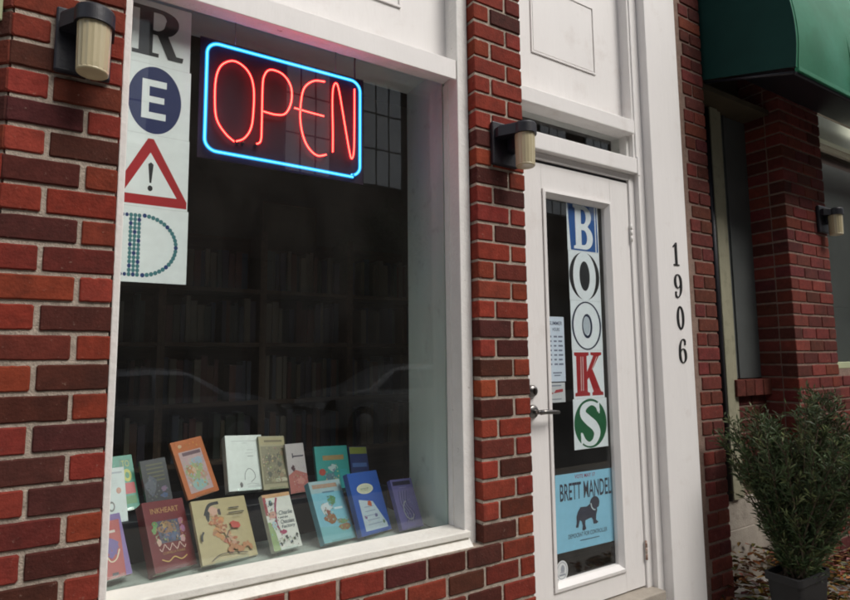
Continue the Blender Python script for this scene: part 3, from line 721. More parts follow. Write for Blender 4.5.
# opening hours paper
s = paper(1.887, 1.996, 1.386, 1.690, (.70, .78, .90), YD)
TX = (.10, .12, .20)
s.text('SUMMER', 1.900, 1.984, 1.650, 1.668, TX, .01); s.text('HOURS', 1.920, 1.966, 1.622, 1.638, TX, .01)
for i, t_ in enumerate(('MON  10 - 6', 'TUE  10 - 6', 'WED  10 - 6', 'THU  10 - 6', 'FRI  10 - 8', 'SAT  10 - 8', 'SUN  12 - 5')):
    pass
for i in range(7):
    z = 1.592-i*.0215; s.layer = 2; s.rect(1.897, 1.912, z, z+.008, (.18, .21, .30)); s.layer = 2; s.rect(1.926, 1.948-(i % 3)*.003, z, z+.008, (.20, .23, .32)); s.layer = 2; s.rect(1.955, 1.984-(i % 2)*.004, z, z+.008, (.20, .23, .32))
s.layer = 2; s.rect(1.915, 1.972, 1.424, 1.430, (.22, .25, .34)); s.layer = 2; s.rect(1.922, 1.962, 1.412, 1.417, (.22, .25, .34))
sheet_thing(s, 'notice', 'pale blue paper with printed rows of opening hours on the door', 'notice')
s = paper(1.888, 1.990, 1.290, 1.381, (.62, .64, .66), YD)
s.rect(1.905, 1.965, 1.365, 1.370, (.2, .22, .3)); s.poly([(1.915, 1.333), (1.975, 1.338), (1.975, 1.352), (1.930, 1.348)], (.42, .05, .06)); s.rect(1.900, 1.912, 1.330, 1.337, (.4, .08, .08)); s.rect(1.90, 1.965, 1.303, 1.308, (.3, .32, .38))
sheet_thing(s, 'notice', 'small white card with red mark beside the door handle', 'notice')
# blue poster
s = Sheet(0, .00025); PX0, PX1, PZ0, PZ1 = 0, .394, 0, .345; PC = (.27, .60, .80)
s.box(PX0, PX1, -.0002, .0004, PZ0, PZ1, PC); NK = (.018, .022, .05); s.layer = 1
s.text('VOTE MAY 17', .125, .262, .318, .336, (.30, .045, .12), .015)
s.text('BRETT MANDEL', .028, .374, .225, .302, NK, .012)
s.text('DEMOCRAT FOR CONTROLLER', .075, .335, .054, .073, NK, .0)
s.text('paid for by friends of the campaign', .150, .285, .034, .041, (.05, .08, .14), 0) if False else s.rect(.150, .280, .035, .0385, (.04, .08, .14))
DG = lambda L__: [(.205+(a_-.197)*.88, .150+(b2_-.145)*.88) for a_, b2_ in L__]
s.poly([(.140, .168), (.158, .186), (.200, .184), (.232, .198), (.262, .188), (.270, .160), (.262, .138), (.260, .116), (.276, .104), (.262, .098), (.242, .100), (.240, .118), (.230, .130), (.204, .126), (.188, .122), (.186, .104), (.192, .084), (.178, .078), (.166, .082), (.170, .102), (.164, .120), (.152, .128), (.146, .114), (.140, .096), (.124, .098), (.130, .118), (.130, .146)], NK)
s.disc(.254, .196, .032, .029, NK, 24); s.poly([(.230, .210), (.238, .222), (.247, .217)], NK); s.poly([(.262, .217), (.271, .221), (.274, .206)], NK)
s.disc(.271, .184, .012, .012, NK, 16)
s.stroke([(.226, .196), (.231, .178), (.242, .166), (.256, .162)], .006, (.55, .66, .72))
o = sheet_thing(s, 'poster', 'light blue election poster with a bulldog on the lower door glass', 'poster', loc=(1.902, .0985, .617))
o.rotation_euler = (0, R(0.8), 0)
s = Sheet(0, .0002); s.disc(0, 0, .037, .044, (.62, .64, .64), 32); s.ring(0, 0, .031, .037, .028, .034, (.25, .27, .30)); s.disc(.004, .006, .012, .018, (.30, .32, .35), 16); s.rect(-.018, .02, -.022, -.014, (.28, .30, .33)); s.rect(-.012, .014, -.010, -.004, (.35, .36, .40))
sheet_thing(s, 'sticker', 'round white sticker in the bottom left corner of the door glass', 'sticker', loc=(1.921, .0875, .546))

# ------------------------------------------------------------------ books in the window
def blob(s, cx, cz, rx, rz, col, n=11, j=.3, seed=0):
    rnd = random.Random(seed); s.poly([(cx+rx*math.cos(2*math.pi*i/n)*(1+rnd.uniform(-j, j)), cz+rz*math.sin(2*math.pi*i/n)*(1+rnd.uniform(-j, j))) for i in range(n)], col)
def art_inkheart(s, w_, h_):
    G = (.42, .24, .09)
    s.ring(w_*.5, h_*.5, w_*.44, h_*.455, w_*.43, h_*.447, (.16, .03, .03)) if False else None
    s.text('INKHEART', w_*.16, w_*.84, h_*.815, h_*.895, G, .01)
    s.poly([(w_*.26, h_*.38), (w_*.74, h_*.38), (w_*.78, h_*.70), (w_*.24, h_*.70)], (.09, .09, .13))
    blob(s, w_*.5, h_*.58, w_*.20, h_*.10, (.30, .17, .09), seed=3); blob(s, w_*.42, h_*.64, w_*.10, h_*.05, (.42, .28, .12), seed=4); blob(s, w_*.52, h_*.46, w_*.18, h_*.06, (.10, .13, .22), seed=5)
    for k, (u, v, c) in enumerate(((.20, .66, (.12, .28, .10)), (.17, .58, (.16, .32, .12)), (.82, .66, (.42, .18, .25)), (.84, .55, (.35, .15, .28)), (.22, .40, (.55, .38, .30)), (.78, .40, (.50, .30, .30)))):
        blob(s, w_*u, h_*v, w_*.06, h_*.05, c, seed=k)
    for k in range(7): s.stroke(bez([(w_*(.2+.09*k), h_*.31), (w_*(.24+.09*k), h_*(.36 if k % 2 else .27)), (w_*(.28+.09*k), h_*.31)], 4), .003, (.60, .42, .36))
    s.stroke(bez([(w_*.2, h_*.16), (w_*.35, h_*.12), (w_*.5, h_*.17), (w_*.65, h_*.12), (w_*.8, h_*.16)], 5), .004, (.55, .36, .12)); s.text('CORNELIA FUNKE', w_*.25, w_*.78, h_*.22, h_*.255, G)
def art_flower(s, w_, h_):
    O = (.46, .17, .06); Kk = (.03, .03, .03)
    s.stroke(bez([(w_*.20, h_*.74), (w_*.30, h_*.90), (w_*.48, h_*.93)], 7), .012, Kk); blob(s, w_*.24, h_*.74, w_*.045, h_*.085, Kk, seed=11)
    blob(s, w_*.36, h_*.80, w_*.09, h_*.07, (.58, .36, .27), seed=12); blob(s, w_*.46, h_*.78, w_*.03, h_*.06, (.08, .06, .06), seed=13)
    for k in range(15):
        a = k*.55; blob(s, w_*(.36+.10*math.cos(a)+.011*k), h_*(.66-.038*k+.02*math.sin(a*2)), w_*(.060-.0012*k), h_*.040, (O[0]*random.uniform(.8, 1.25), O[1]*random.uniform(.8, 1.6), O[2]*1.6), seed=20+k)
    rr = random.Random(5)
    for k in range(46):
        t_ = k/46; cx, cz = .30+.38*t_+.05*math.sin(k*2.1), .68-.56*t_**1.3+.06*math.cos(k*1.7)
        c_ = rr.choice([(.50, .26, .12), (.42, .15, .07), (.55, .38, .22), (.30, .12, .06), (.50, .30, .20)]); blob(s, w_*cx, h_*cz, w_*rr.uniform(.018, .045), h_*rr.uniform(.015, .035), c_, j=.5, seed=100+k)
    for k in range(8): blob(s, w_*(.50+.055*k), h_*(.16+.04*math.sin(k*1.4)), w_*.035, h_*.045, (.42, .20, .09), seed=50+k)
    blob(s, w_*.68, h_*.52, w_*.11, h_*.055, (.48, .07, .05), j=.5, seed=60); s.stroke([(w_*.46, h_*.32), (w_*.54, h_*.44), (w_*.64, h_*.49)], .003, (.1, .08, .06))
    s.stroke(bez([(w_*.10, h_*.48), (w_*.06, h_*.42), (w_*.05, h_*.34)], 4), .007, Kk)
    s.rect(w_*.62, w_*.82, h_*.795, h_*.815, (.08, .07, .06)); s.rect(w_*.60, w_*.90, h_*.715, h_*.735, (.09, .08, .06)); s.rect(w_*.66, w_*.84, h_*.66, h_*.668, (.2, .18, .14))
    s.stroke(bez([(w_*.14, h_*.02), (w_*.30, h_*.10), (w_*.55, h_*.10), (w_*.8, h_*.06)], 5), .003, (.09, .07, .05))
def art_factory(s, w_, h_):
    s.poly([(0, h_*.93), (w_, h_*.93), (w_, h_), (0, h_)], (.55, .32, .16)); s.rect(0, w_*.10, h_*.62, h_*.95, (.30, .05, .06))
    s.poly([(0, 0), (w_*.24, 0), (w_*.20, h_*.3), (w_*.10, h_*.5), (0, h_*.5)], (.26, .36, .16))
    s.stroke(bez([(w_*.48, h_*.92), (w_*.36, h_*.72), (w_*.30, h_*.45), (w_*.42, h_*.28), (w_*.52, h_*.33)], 6), .008, (.26, .03, .08)); blob(s, w_*.48, h_*.30, w_*.12, h_*.035, (.32, .04, .10), seed=3)
    blob(s, w_*.20, h_*.62, w_*.13, h_*.06, (.50, .28, .22), seed=5); blob(s, w_*.24, h_*.83, w_*.07, h_*.05, (.07, .10, .10), seed=6); blob(s, w_*.20, h_*.45, w_*.10, h_*.06, (.38, .52, .55), seed=7)
    for t_, a, b_ in (('Charlie', .60, .66), ('and the', .535, .57), ('Chocolate', .44, .49), ('Factory', .345, .40)):
        s.text(t_, w_*.44, w_*(.93 if t_ != 'and the' else .74), h_*a, h_*(a+(.075 if t_ != 'and the' else .045)), (.05, .08, .10), .008, .2)
    for k in range(6): blob(s, w_*(.30+.12*k), h_*(.10+.05*(k % 3)), w_*.045, h_*.03, (.06, .07, .06), j=.6, seed=30+k)
def art_island(s, w_, h_):
    s.poly([(0, h_*.80), (w_, h_*.80), (w_, h_), (0, h_)], (.30, .42, .45)); s.rect(w_*.08, w_*.86, h_*.875, h_*.945, (.36, .24, .17)); s.rect(w_*.34, w_*.72, h_*.79, h_*.815, (.10, .20, .28))
    s.poly([(0, 0), (w_, 0), (w_, h_*.2), (0, h_*.26)], (.16, .40, .44))
    blob(s, w_*.58, h_*.66, w_*.13, h_*.07, (.10, .24, .10), seed=1); blob(s, w_*.34, h_*.54, w_*.17, h_*.09, (.50, .58, .60), seed=2); blob(s, w_*.40, h_*.37, w_*.18, h_*.08, (.24, .11, .05), seed=3); blob(s, w_*.36, h_*.47, w_*.06, h_*.04, (.20, .07, .05), seed=4)
    s.rect(w_*.58, w_*.84, h_*.50, h_*.535, (.50, .62, .66)); blob(s, w_*.74, h_*.20, w_*.17, h_*.05, (.26, .14, .08), seed=5); blob(s, w_*.74, h_*.29, w_*.12, h_*.035, (.14, .28, .14), seed=6)
def art_blue(s, w_, h_):
    s.disc(w_*.46, h_*.72, w_*.27, h_*.085, (.60, .60, .45)); s.disc(w_*.46, h_*.72, w_*.23, h_*.068, (.50, .52, .40))
    s.rect(w_*.32, w_*.58, h_*.715, h_*.73, (.25, .28, .22)); s.rect(w_*.36, w_*.54, h_*.69, h_*.70, (.25, .28, .22))
    s.poly([(w_*.16, h_*.055), (w_*.90, h_*.055), (w_*.90, h_*.12), (w_*.60, h_*.50), (w_*.16, h_*.56)], (.42, .52, .58))
    for k in range(5): s.rect(w_*.28, w_*(.58+.04*k), h_*(.42-.07*k), h_*(.435-.07*k), (.28, .33, .42))
    blob(s, w_*.48, h_*.475, w_*.07, h_*.05, (.45, .10, .04), seed=9); blob(s, w_*.26, h_*.27, w_*.05, h_*.03, (.20, .10, .22), seed=8); blob(s, w_*.80, h_*.15, w_*.04, h_*.03, (.12, .2, .12), seed=7); blob(s, w_*.60, h_*.27, w_*.04, h_*.03, (.12, .12, .25), seed=6)
def art_purple(s, w_, h_):
    s.rect(w_*.06, w_*.90, h_*.87, h_*.955, (.012, .010, .035)); s.rect(w_*.30, w_*.66, h_*.815, h_*.825, (.26, .24, .40))
    for k in range(7): s.stroke(bez([(w_*(.25+.06*k), h_*.75), (w_*(.20+.05*k), h_*.5), (w_*(.36+.06*k), h_*.28), (w_*(.30+.05*k), h_*.12)], 5), .0022, (.22, .22, .36) if k % 2 else (.03, .03, .10))
    s.ring(w_*.5, h_*.36, w_*.24, h_*.20, w_*.20, h_*.17, (.30, .32, .36), 24, 100, 330)
def art_heart(s, w_, h_):
    s.poly([(w_*.84, 0), (w_, 0), (w_, h_*.95), (w_*.95, h_)], (.16, .08, .30)); s.poly([(0, h_*.90), (w_, h_*.90), (w_, h_), (0, h_)], (.14, .07, .28))
    s.text('STORY', w_*.50, w_*.80, h_*.70, h_*.76, (.62, .5, .5)) if False else s.rect(w_*.56, w_*.78, h_*.70, h_*.74, (.6, .5, .45))
    blob(s, w_*.60, h_*.47, w_*.22, h_*.14, (.12, .07, .28), seed=1); s.stroke(bez([(w_*.42, h_*.42), (w_*.52, h_*.26), (w_*.68, h_*.28), (w_*.80, h_*.42)], 6), .004, (.66, .55, .40))
    s.rect(w_*.50, w_*.66, h_*.035, h_*.08, (.02, .02, .03))
def art_green(s, w_, h_):
    s.rect(w_*.60, w_*.92, h_*.78, h_*.92, (.04, .22, .15)); s.disc(w_*.78, h_*.62, w_*.12, h_*.12, (.50, .50, .05), 18); s.disc(w_*.78, h_*.62, w_*.06, h_*.06, (.05, .25, .12), 14)
    s.rect(w_*.60, w_*.95, h_*.28, h_*.48, (.48, .02, .03)); s.rect(w_*.62, w_*.94, h_*.10, h_*.24, (.04, .22, .05)); s.text('TO', w_*.66, w_*.88, h_*.78, h_*.90, (.45, .5, .1))
def art_small(s, w_, h_):
    s.disc(w_*.72, h_*.62, w_*.10, h_*.05, (.38, .12, .05), 16); s.ring(w_*.40, h_*.38, w_*.13, h_*.08, w_*.08, h_*.05, (.02, .02, .02)); s.rect(w_*.1, w_*.9, h_*.90, h_*.93, (.25, .3, .34))
    for k in range(4): s.rect(w_*.2, w_*.7, h_*(.82-.04*k), h_*(.828-.04*k), (.40, .44, .46))
def art_dark(s, w_, h_):
    for k in range(5): s.rect(w_*.2, w_*.85, h_*(.86-.09*k), h_*(.89-.09*k), (.12, .12, .05))
    blob(s, w_*.30, h_*.42, w_*.22, h_*.2, (.09, .10, .13), seed=1); blob(s, w_*.75, h_*.30, w_*.12, h_*.06, (.20, .12, .20), seed=2); blob(s, w_*.72, h_*.16, w_*.14, h_*.05, (.05, .09, .20), seed=3)
def art_orange(s, w_, h_):
    s.rect(w_*.14, w_*.86, h_*.08, h_*.80, (.50, .36, .36)); s.rect(w_*.24, w_*.82, h_*.72, h_*.78, (.16, .10, .12)); blob(s, w_*.5, h_*.44, w_*.28, h_*.14, (.34, .42, .22), seed=1); blob(s, w_*.36, h_*.46, w_*.12, h_*.08, (.50, .26, .12), seed=2)
    blob(s, w_*.45, h_*.46, w_*.06, h_*.05, (.60, .42, .30), seed=3); blob(s, w_*.5, h_*.20, w_*.28, h_*.09, (.30, .46, .44), seed=4); blob(s, w_*.62, h_*.60, w_*.16, h_*.06, (.33, .42, .50), seed=5); blob(s, w_*.70, h_*.34, w_*.10, h_*.06, (.48, .30, .24), seed=6)
    s.disc(w_*.24, h_*.90, w_*.06, h_*.03, (.60, .40, .25), 12)
def art_white(s, w_, h_):
    g = (.34, .38, .38); s.rect(w_*.16, w_*.84, h_*.885, h_*.895, g); s.rect(w_*.44, w_*.58, h_*.85, h_*.857, g); s.rect(w_*.55, w_*.74, h_*.72, h_*.727, g); s.rect(w_*.50, w_*.70, h_*.66, h_*.667, g); s.rect(w_*.56, w_*.72, h_*.60, h_*.610, (.2, .22, .22))
    s.stroke(bez([(w_*.44, h_*.18), (w_*.46, h_*.30), (w_*.56, h_*.38), (w_*.68, h_*.33), (w_*.72, h_*.22), (w_*.60, h_*.14)], 6), .0022, (.08, .09, .09)); blob(s, w_*.34, h_*.10, w_*.045, h_*.045, (.05, .05, .05), seed=4); s.rect(w_*.50, w_*.86, h_*.06, h_*.066, g)
    s.stroke([(w_*.48, h_*.10), (w_*.62, h_*.12), (w_*.80, h_*.09)], .0018, g)
def art_tan(s, w_, h_):
    s.rect(0, w_, h_*.83, h_*.97, (.36, .31, .16)); s.rect(w_*.2, w_*.9, h_*.88, h_*.92, (.15, .12, .06)); s.rect(w_*.05, w_*.95, h_*.10, h_*.80, (.22, .20, .12))
    for k in range(16): blob(s, w_*random.uniform(.15, .85), h_*random.uniform(.16, .74), w_*.08, h_*.05, random.choice([(.14, .13, .08), (.33, .29, .18), (.28, .20, .12), (.10, .10, .07)]), seed=k)
    blob(s, w_*.7, h_*.16, w_*.25, h_*.04, (.45, .42, .30), seed=33)
def art_pink(s, w_, h_):
    s.poly([(0, 0), (w_, 0), (w_, h_*.36), (w_*.4, h_*.46), (0, h_*.36)], (.44, .16, .14)); s.text('to Read', w_*.30, w_*.95, h_*.70, h_*.79, (.07, .06, .08), .01) if False else s.rect(w_*.35, w_*.92, h_*.72, h_*.75, (.08, .07, .09))
    s.rect(w_*.30, w_*.36, h_*.70, h_*.80, (.08, .07, .09)); blob(s, w_*.30, h_*.50, w_*.10, h_*.06, (.10, .05, .06), seed=3); blob(s, w_*.6, h_*.22, w_*.22, h_*.06, (.55, .26, .22), seed=5)
def art_teal(s, w_, h_):
    s.rect(w_*.22, w_*.86, h_*.70, h_*.80, (.34, .24, .10)); s.disc(w_*.17, h_*.46, w_*.10, h_*.07, (.40, .06, .04), 18); blob(s, w_*.50, h_*.54, w_*.13, h_*.07, (.42, .55, .55), seed=1); blob(s, w_*.42, h_*.34, w_*.16, h_*.10, (.10, .20, .26), seed=2); blob(s, w_*.55, h_*.26, w_*.05, h_*.06, (.50, .48, .16), seed=3)
    s.rect(w_*.7, w_*.92, h_*.1, h_*.5, (.03, .34, .36))
def art_navy(s, w_, h_):
    s.rect(w_*.02, w_*.98, h_*.84, h_*.99, (.22, .26, .04)); s.rect(w_*.10, w_*.9, h_*.55, h_*.64, (.06, .14, .38)); s.rect(w_*.2, w_*.85, h_*.40, h_*.46, (.03, .06, .16))

def busy(s, w_, h_, x0, x1, z0, z1, pal, n=40, r_=.03, seed=0):
    q = random.Random(seed)
    for k in range(n):
        s.layer -= 1 if k else 0
        blob(s, w_*q.uniform(x0, x1), h_*q.uniform(z0, z1), w_*q.uniform(.3, 1)*r_*1.4, h_*q.uniform(.3, 1)*r_, tuple(c*q.uniform(.7, 1.25) for c in q.choice(pal)), n=7, j=.5, seed=seed*97+k)
def wrap(f, *args):
    def g_(s, w_, h_):
        f(s, w_, h_)
        for a_ in args: busy(s, w_, h_, *a_)
    return g_
art_inkheart = wrap(art_inkheart, (.28, .72, .40, .68, [(.25, .16, .10), (.10, .14, .24), (.32, .26, .18), (.06, .06, .09)], 60, .022, 1), (.12, .24, .36, .70, [(.20, .30, .14), (.40, .25, .15)], 14, .018, 2), (.76, .88, .36, .70, [(.34, .16, .24), (.40, .25, .15)], 14, .018, 3))
art_factory = wrap(art_factory, (.05, .40, .10, .90, [(.45, .22, .20), (.20, .32, .12), (.60, .58, .52), (.10, .12, .12), (.30, .40, .44)], 60, .020, 4), (.30, .92, .04, .22, [(.06, .08, .07), (.35, .42, .38), (.6, .6, .55)], 26, .016, 5), (.04, .96, .93, .99, [(.60, .40, .14), (.45, .20, .12)], 20, .012, 6))
art_island = wrap(art_island, (.22, .56, .32, .62, [(.45, .50, .52), (.28, .14, .08), (.20, .24, .16)], 34, .020, 7), (.56, .92, .14, .34, [(.30, .18, .08), (.14, .30, .16), (.34, .30, .12)], 30, .018, 8), (.45, .70, .60, .74, [(.10, .26, .12), (.12, .34, .38)], 18, .018, 9), (.08, .86, .87, .94, [(.42, .28, .18), (.26, .36, .38)], 24, .012, 10))
art_blue = wrap(art_blue, (.30, .62, .69, .75, [(.34, .34, .22), (.60, .58, .42)], 20, .010, 11), (.20, .78, .08, .34, [(.34, .40, .46), (.52, .58, .62), (.40, .34, .42)], 30, .012, 12))
art_orange = wrap(art_orange, (.18, .82, .14, .66, [(.55, .42, .38), (.40, .46, .36), (.32, .44, .46), (.52, .30, .18), (.46, .40, .20)], 90, .026, 13), (.05, .95, .84, .98, [(.52, .17, .05), (.58, .28, .10)], 20, .02, 14))
art_teal = wrap(art_teal, (.24, .66, .16, .60, [(.30, .44, .44), (.10, .16, .20), (.44, .42, .20), (.06, .26, .26)], 50, .024, 15), (.22, .86, .71, .79, [(.42, .22, .10), (.28, .30, .14)], 22, .012, 16))
art_pink = wrap(art_pink, (.25, .95, .05, .36, [(.50, .24, .20), (.42, .12, .12), (.55, .38, .34)], 40, .024, 17), (.30, .90, .45, .62, [(.30, .26, .27), (.46, .42, .42)], 16, .014, 18))
art_dark = wrap(art_dark, (.12, .60, .10, .60, [(.09, .10, .12), (.05, .05, .06), (.14, .15, .17)], 40, .03, 19), (.60, .90, .10, .36, [(.18, .10, .18), (.05, .09, .18), (.2, .2, .2)], 16, .02, 20))
art_heart = wrap(art_heart, (.40, .80, .36, .60, [(.15, .08, .30), (.30, .06, .12)], 20, .02, 21))
art_small = wrap(art_small, (.15, .85, .06, .30, [(.38, .44, .46), (.52, .58, .58)], 20, .02, 22))
art_tan = wrap(art_tan, (.06, .94, .12, .78, [(.14, .13, .08), (.33, .29, .18), (.26, .20, .12), (.42, .38, .26)], 110, .022, 23))
art_purple = wrap(art_purple, (.28, .74, .14, .56, [(.20, .20, .34), (.08, .08, .20), (.28, .28, .38)], 40, .016, 24))
BK = [ # x, y, yaw, lean, roll, width, height, z, thickness, cover colour, art, label
 (.096, .28, .319, .591, .003, .119, .211, .805, .014, (.36, .035, .03), art_heart, 'red and purple book at the far left of the front row, behind the casing'),
 (.273, .275, .421, .579, -.080, .152, .245, .803, .045, (.15, .018, .022), art_inkheart, 'thick dark red book with gold title and framed picture'),
 (.420, .271, .346, .590, -.091, .216, .231, .801, .014, (.44, .37, .20), art_flower, 'wide tan book with orange flowers and a red blossom on its cover'),
 (.669, .275, .293, .544, -.056, .122, .213, .802, .024, (.62, .63, .58), art_factory, 'white book with green and pink art, its title in thin script'),
 (.860, .266, .306, .556, -.075, .158, .246, .799, .030, (.17, .42, .52), art_island, 'light blue book with small pictures, front row'),
 (1.018, .266, .386, .421, -.068, .179, .251, .799, .026, (.022, .085, .36), art_blue, 'bright blue book with a cream oval on its cover'),
 (1.201, .263, .223, .477, -.068, .119, .209, .796, .024, (.115, .105, .29), art_purple, 'purple book with a black title band, right end of the front row'),
 (.127, .441, .269, .531, 0, .118, .204, .978, .016, (.03, .28, .19), art_green, 'green book with a red square and yellow ring at the back left'),
 (.119, .339, .161, .505, -.007, .078, .217, .941, .012, (.44, .52, .52), art_small, 'narrow pale book in front of the green one'),
 (.261, .456, .266, .404, .052, .093, .164, .983, .014, (.030, .032, .040), art_dark, 'dark book standing behind the dark red one'),
 (.399, .457, .380, .459, .101, .134, .227, .985, .014, (.50, .15, .05), art_orange, 'orange book tilted to the left in the back row'),
 (.549, .475, .151, .465, -.075, .154, .227, .993, .042, (.60, .66, .63), art_white, 'thick white book with a small line drawing'),
 (.680, .459, .194, .441, -.082, .115, .221, .986, .014, (.34, .31, .19), art_tan, 'small tan book with a mottled picture, partly behind the white one'),
 (.776, .415, .210, .334, -.032, .085, .198, .967, .014, (.50, .46, .46), art_pink, 'white book with a pink lower half in the back row'),
 (.880, .379, .103, .367, -.057, .153, .197, .954, .018, (.03, .30, .28), art_teal, 'teal book with orange title behind the light blue one'),
 (1.025, .360, .107, .399, -.091, .087, .194, .948, .014, (.012, .03, .14), art_navy, 'dark blue book with a yellow green top band'),
]
STN = ['red and purple book', 'thick dark red book', 'wide tan flower book', 'white script book', 'light blue book', 'bright blue book', 'purple book', 'green book', 'narrow pale book', 'dark book', 'tilted orange book', 'thick white book', 'small tan book', 'white and pink book', 'teal book', 'dark blue book']
for i, (x, y, yw, le, ro, bw, bh, z, th, col, art, label) in enumerate(BK):
    if i >= 7:                       # the back row stands on the step, clear of the front row
        k_ = ((.50 if i == 8 else .555)+1.855)/(y+1.855); x, y, z, bw, bh = x*k_, (y+1.855)*k_-1.855, 1.5-(1.5-z)*k_, bw*k_, bh*k_
    rot = (Matrix.Rotation(yw, 3, 'Z') @ Matrix.Rotation(-le, 3, 'X') @ Matrix.Rotation(-ro, 3, 'Y')).to_euler()
    t = thing('book', label, 'book', (x, y, z), rot, 'books displayed in the shop window')
    hard = th > .018; ct = .0022 if hard else .0008
    s = Sheet(0, .00012)
    s.box(0, bw, 0, ct, 0, bh, col, bev=.0006); s.box(0, bw, th-ct, th, 0, bh, col)
    s.box(0, ct, ct, th-ct, 0, bh, tuple(c*.8 for c in col))
    s.layer = 2; art(s, bw, bh)
    s.build('cover', M['cover'], t)
    pg = MB(); g = .004 if hard else .0008; pg.box(ct+.0002, bw-g, ct+.0002, th-ct-.0002, g, bh-g); pg.build('pages', M['pages'], t)
    # clear stand: slanted rest, foot and lip, standing on ledge or step
    base = .7765 if i in (0, 1, 2, 3, 4, 5, 6, 8) else .9255
    s2 = thing('book_stand', 'clear acrylic stand holding the '+STN[i], 'stand', (x, y, z), rot, 'clear stands under the window books')
    a = MB(); a.box(bw*.2, bw*.8, th+.0015, th+.004, -.004, bh*.72, bev=.0006); a.build('back_rest', M['acrylic'], s2)
    a = MB(); a.box(bw*.2, bw*.8, -.006, th+.0015, -.0045, -.0015); a.box(bw*.2, bw*.8, -.009, -.0062, -.0045, .007); a.build('lip', M['acrylic'], s2)
    Mw = Matrix.Translation((x, y, z)) @ rot.to_matrix().to_4x4(); Mi = Mw.inverted(); a = MB()
    for u in (.25, .75):
        a = MB()
        p0 = Mw @ Vector((bw*u, th+.003, -.003)); p1 = Vector((p0.x, p0.y, base)); p2 = Mw @ Vector((bw*u, th+.004, bh*.6)); p3 = Vector((p2.x, p2.y+.01, base))
        a.tube([Mi @ p1, Mi @ p0, Mi @ p2, Mi @ p3] if p0.z > base+.003 else [Mi @ p2, Mi @ p3], .002, 6)
        a.build('strut', M['acrylic'], s2)

# ------------------------------------------------------------------ bookcases in the dark room
BY = 1.30
shelves = [.50, .80, .98+.0, 1.28, 1.595, 1.89]
xs = [-.13, .39, .905, 1.43, 1.95]
nm = ['leftmost', 'second from left', 'second from right', 'rightmost']
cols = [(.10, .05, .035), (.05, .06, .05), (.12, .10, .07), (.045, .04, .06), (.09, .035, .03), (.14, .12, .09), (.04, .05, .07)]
bmesh_cache = []
for c in cols:
    for th in (.022, .034):
        b = MB(); b.box(0, th, 0, .14, 0, 1.0, c, bev=.002); o = b.build('shelf_book', M['cover']); bmesh_cache.append((o.data, th)); bpy.data.objects.remove(o)
for bi in range(4):
    x0, x1 = xs[bi], xs[bi+1]
    bc = thing('bookcase', 'dark wooden bookcase deep inside the shop, %s of four' % nm[bi], 'bookcase', (x0, BY, .36), group='bookcases in the dark shop')
    a = MB(); a.box(0, .018, 0, .24, 0, 1.86); a.box(x1-x0-.018, x1-x0-.0005, 0, .24, 0, 1.86); a.build('side_panel', M['wood_dark'], bc)
    a = MB(); a.box(.0, x1-x0-.0005, .2405, .25, 0, 1.86); a.build('back_panel', M['wood_dark'], bc)
    for z in (.98, 1.28, 1.595, 1.89):
        a = MB(); a.box(.0185, x1-x0-.0185, .004, .24, z-.36-.022, z-.36, bev=.001); a.build('shelf', M['wood_dark'], bc)
        x = x0+.024; lv = {.98: 'lowest', 1.28: 'third', 1.595: 'second', 1.89: 'top'}[z]
        while x < x1-.055:
            me, th = random.choice(bmesh_cache)
            if random.random() < .08: x += random.uniform(.02, .06); continue
            o = bpy.data.objects.new('shelf_book', me); C.objects.link(o)
            o.location = (x, BY+random.uniform(.02, .06), z+.0005); o.scale = (1, 1, random.uniform(.19, .245))
            tag(o, 'dim book spine on the %s shelf of the %s bookcase' % (lv, nm[bi].replace(' from', '-from')), 'book', 'books on the dark shelves')
            x += th+.0015
pic = MB(); pic.box(.93, 1.30, 1.60, 1.62, 2.10, 2.45, (.14, .11, .07)); 
pf = thing('framed_picture', 'dim brown framed panel above the bookcases inside the shop', 'picture', (.93, 1.45, 2.14))
a = MB(); a.box(.01, .33, .004, .012, .01, .29); a.build('picture_board', M['soffit'], pf)
a = MB(); a.box(0, .34, 0, .016, 0, .0098); a.box(0, .34, 0, .016, .2902, .30); a.box(0, .0098, 0, .016, .01, .29); a.box(.3302, .34, 0, .016, .01, .29); a.build('picture_frame', M['wood_dark'], pf)
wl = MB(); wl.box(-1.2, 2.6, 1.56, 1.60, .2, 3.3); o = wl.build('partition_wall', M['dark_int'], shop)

# ------------------------------------------------------------------ ground, street
def structure(o): o['kind'] = 'structure'; return o
g = MB(); g.box(-400, 400, -400, -15.2, -.4, GZ-.004); g.box(-400, 400, .17, 400, -.4, GZ-.02); structure(g.build('ground', M['pavement']))
pv = MB()
for i in range(-9, 14):
    pv.box(i*1.2, i*1.2+1.192, -1.6, .166, -.2, GZ, bev=.004); pv.box(i*1.2, i*1.2+1.192, -3.0, -1.608, -.2, GZ, bev=.004)
pv.box(-60, -10.81, -3.0, .166, -.2, GZ); pv.box(16.81, 60, -3, .166, -.2, GZ)
pv.box(-11, 17, -2.99, .16, -.2, GZ-.008)
structure(pv.build('pavement', M['pavement']))
kb = MB(); kb.box(-60, 60, -3.16, -3.004, -.2, GZ, bev=.01); kb.box(-60, 60, -12.2, -12.04, -.2, GZ, bev=.01); structure(kb.build('kerb', M['plinth']))
rd = MB(); rd.box(-60, 60, -12.036, -3.162, -.2, -.01); structure(rd.build('road', M['asphalt']))
fp = MB(); fp.box(-60, 60, -15.196, -12.204, -.2, GZ); structure(fp.build('far_pavement', M['pavement']))

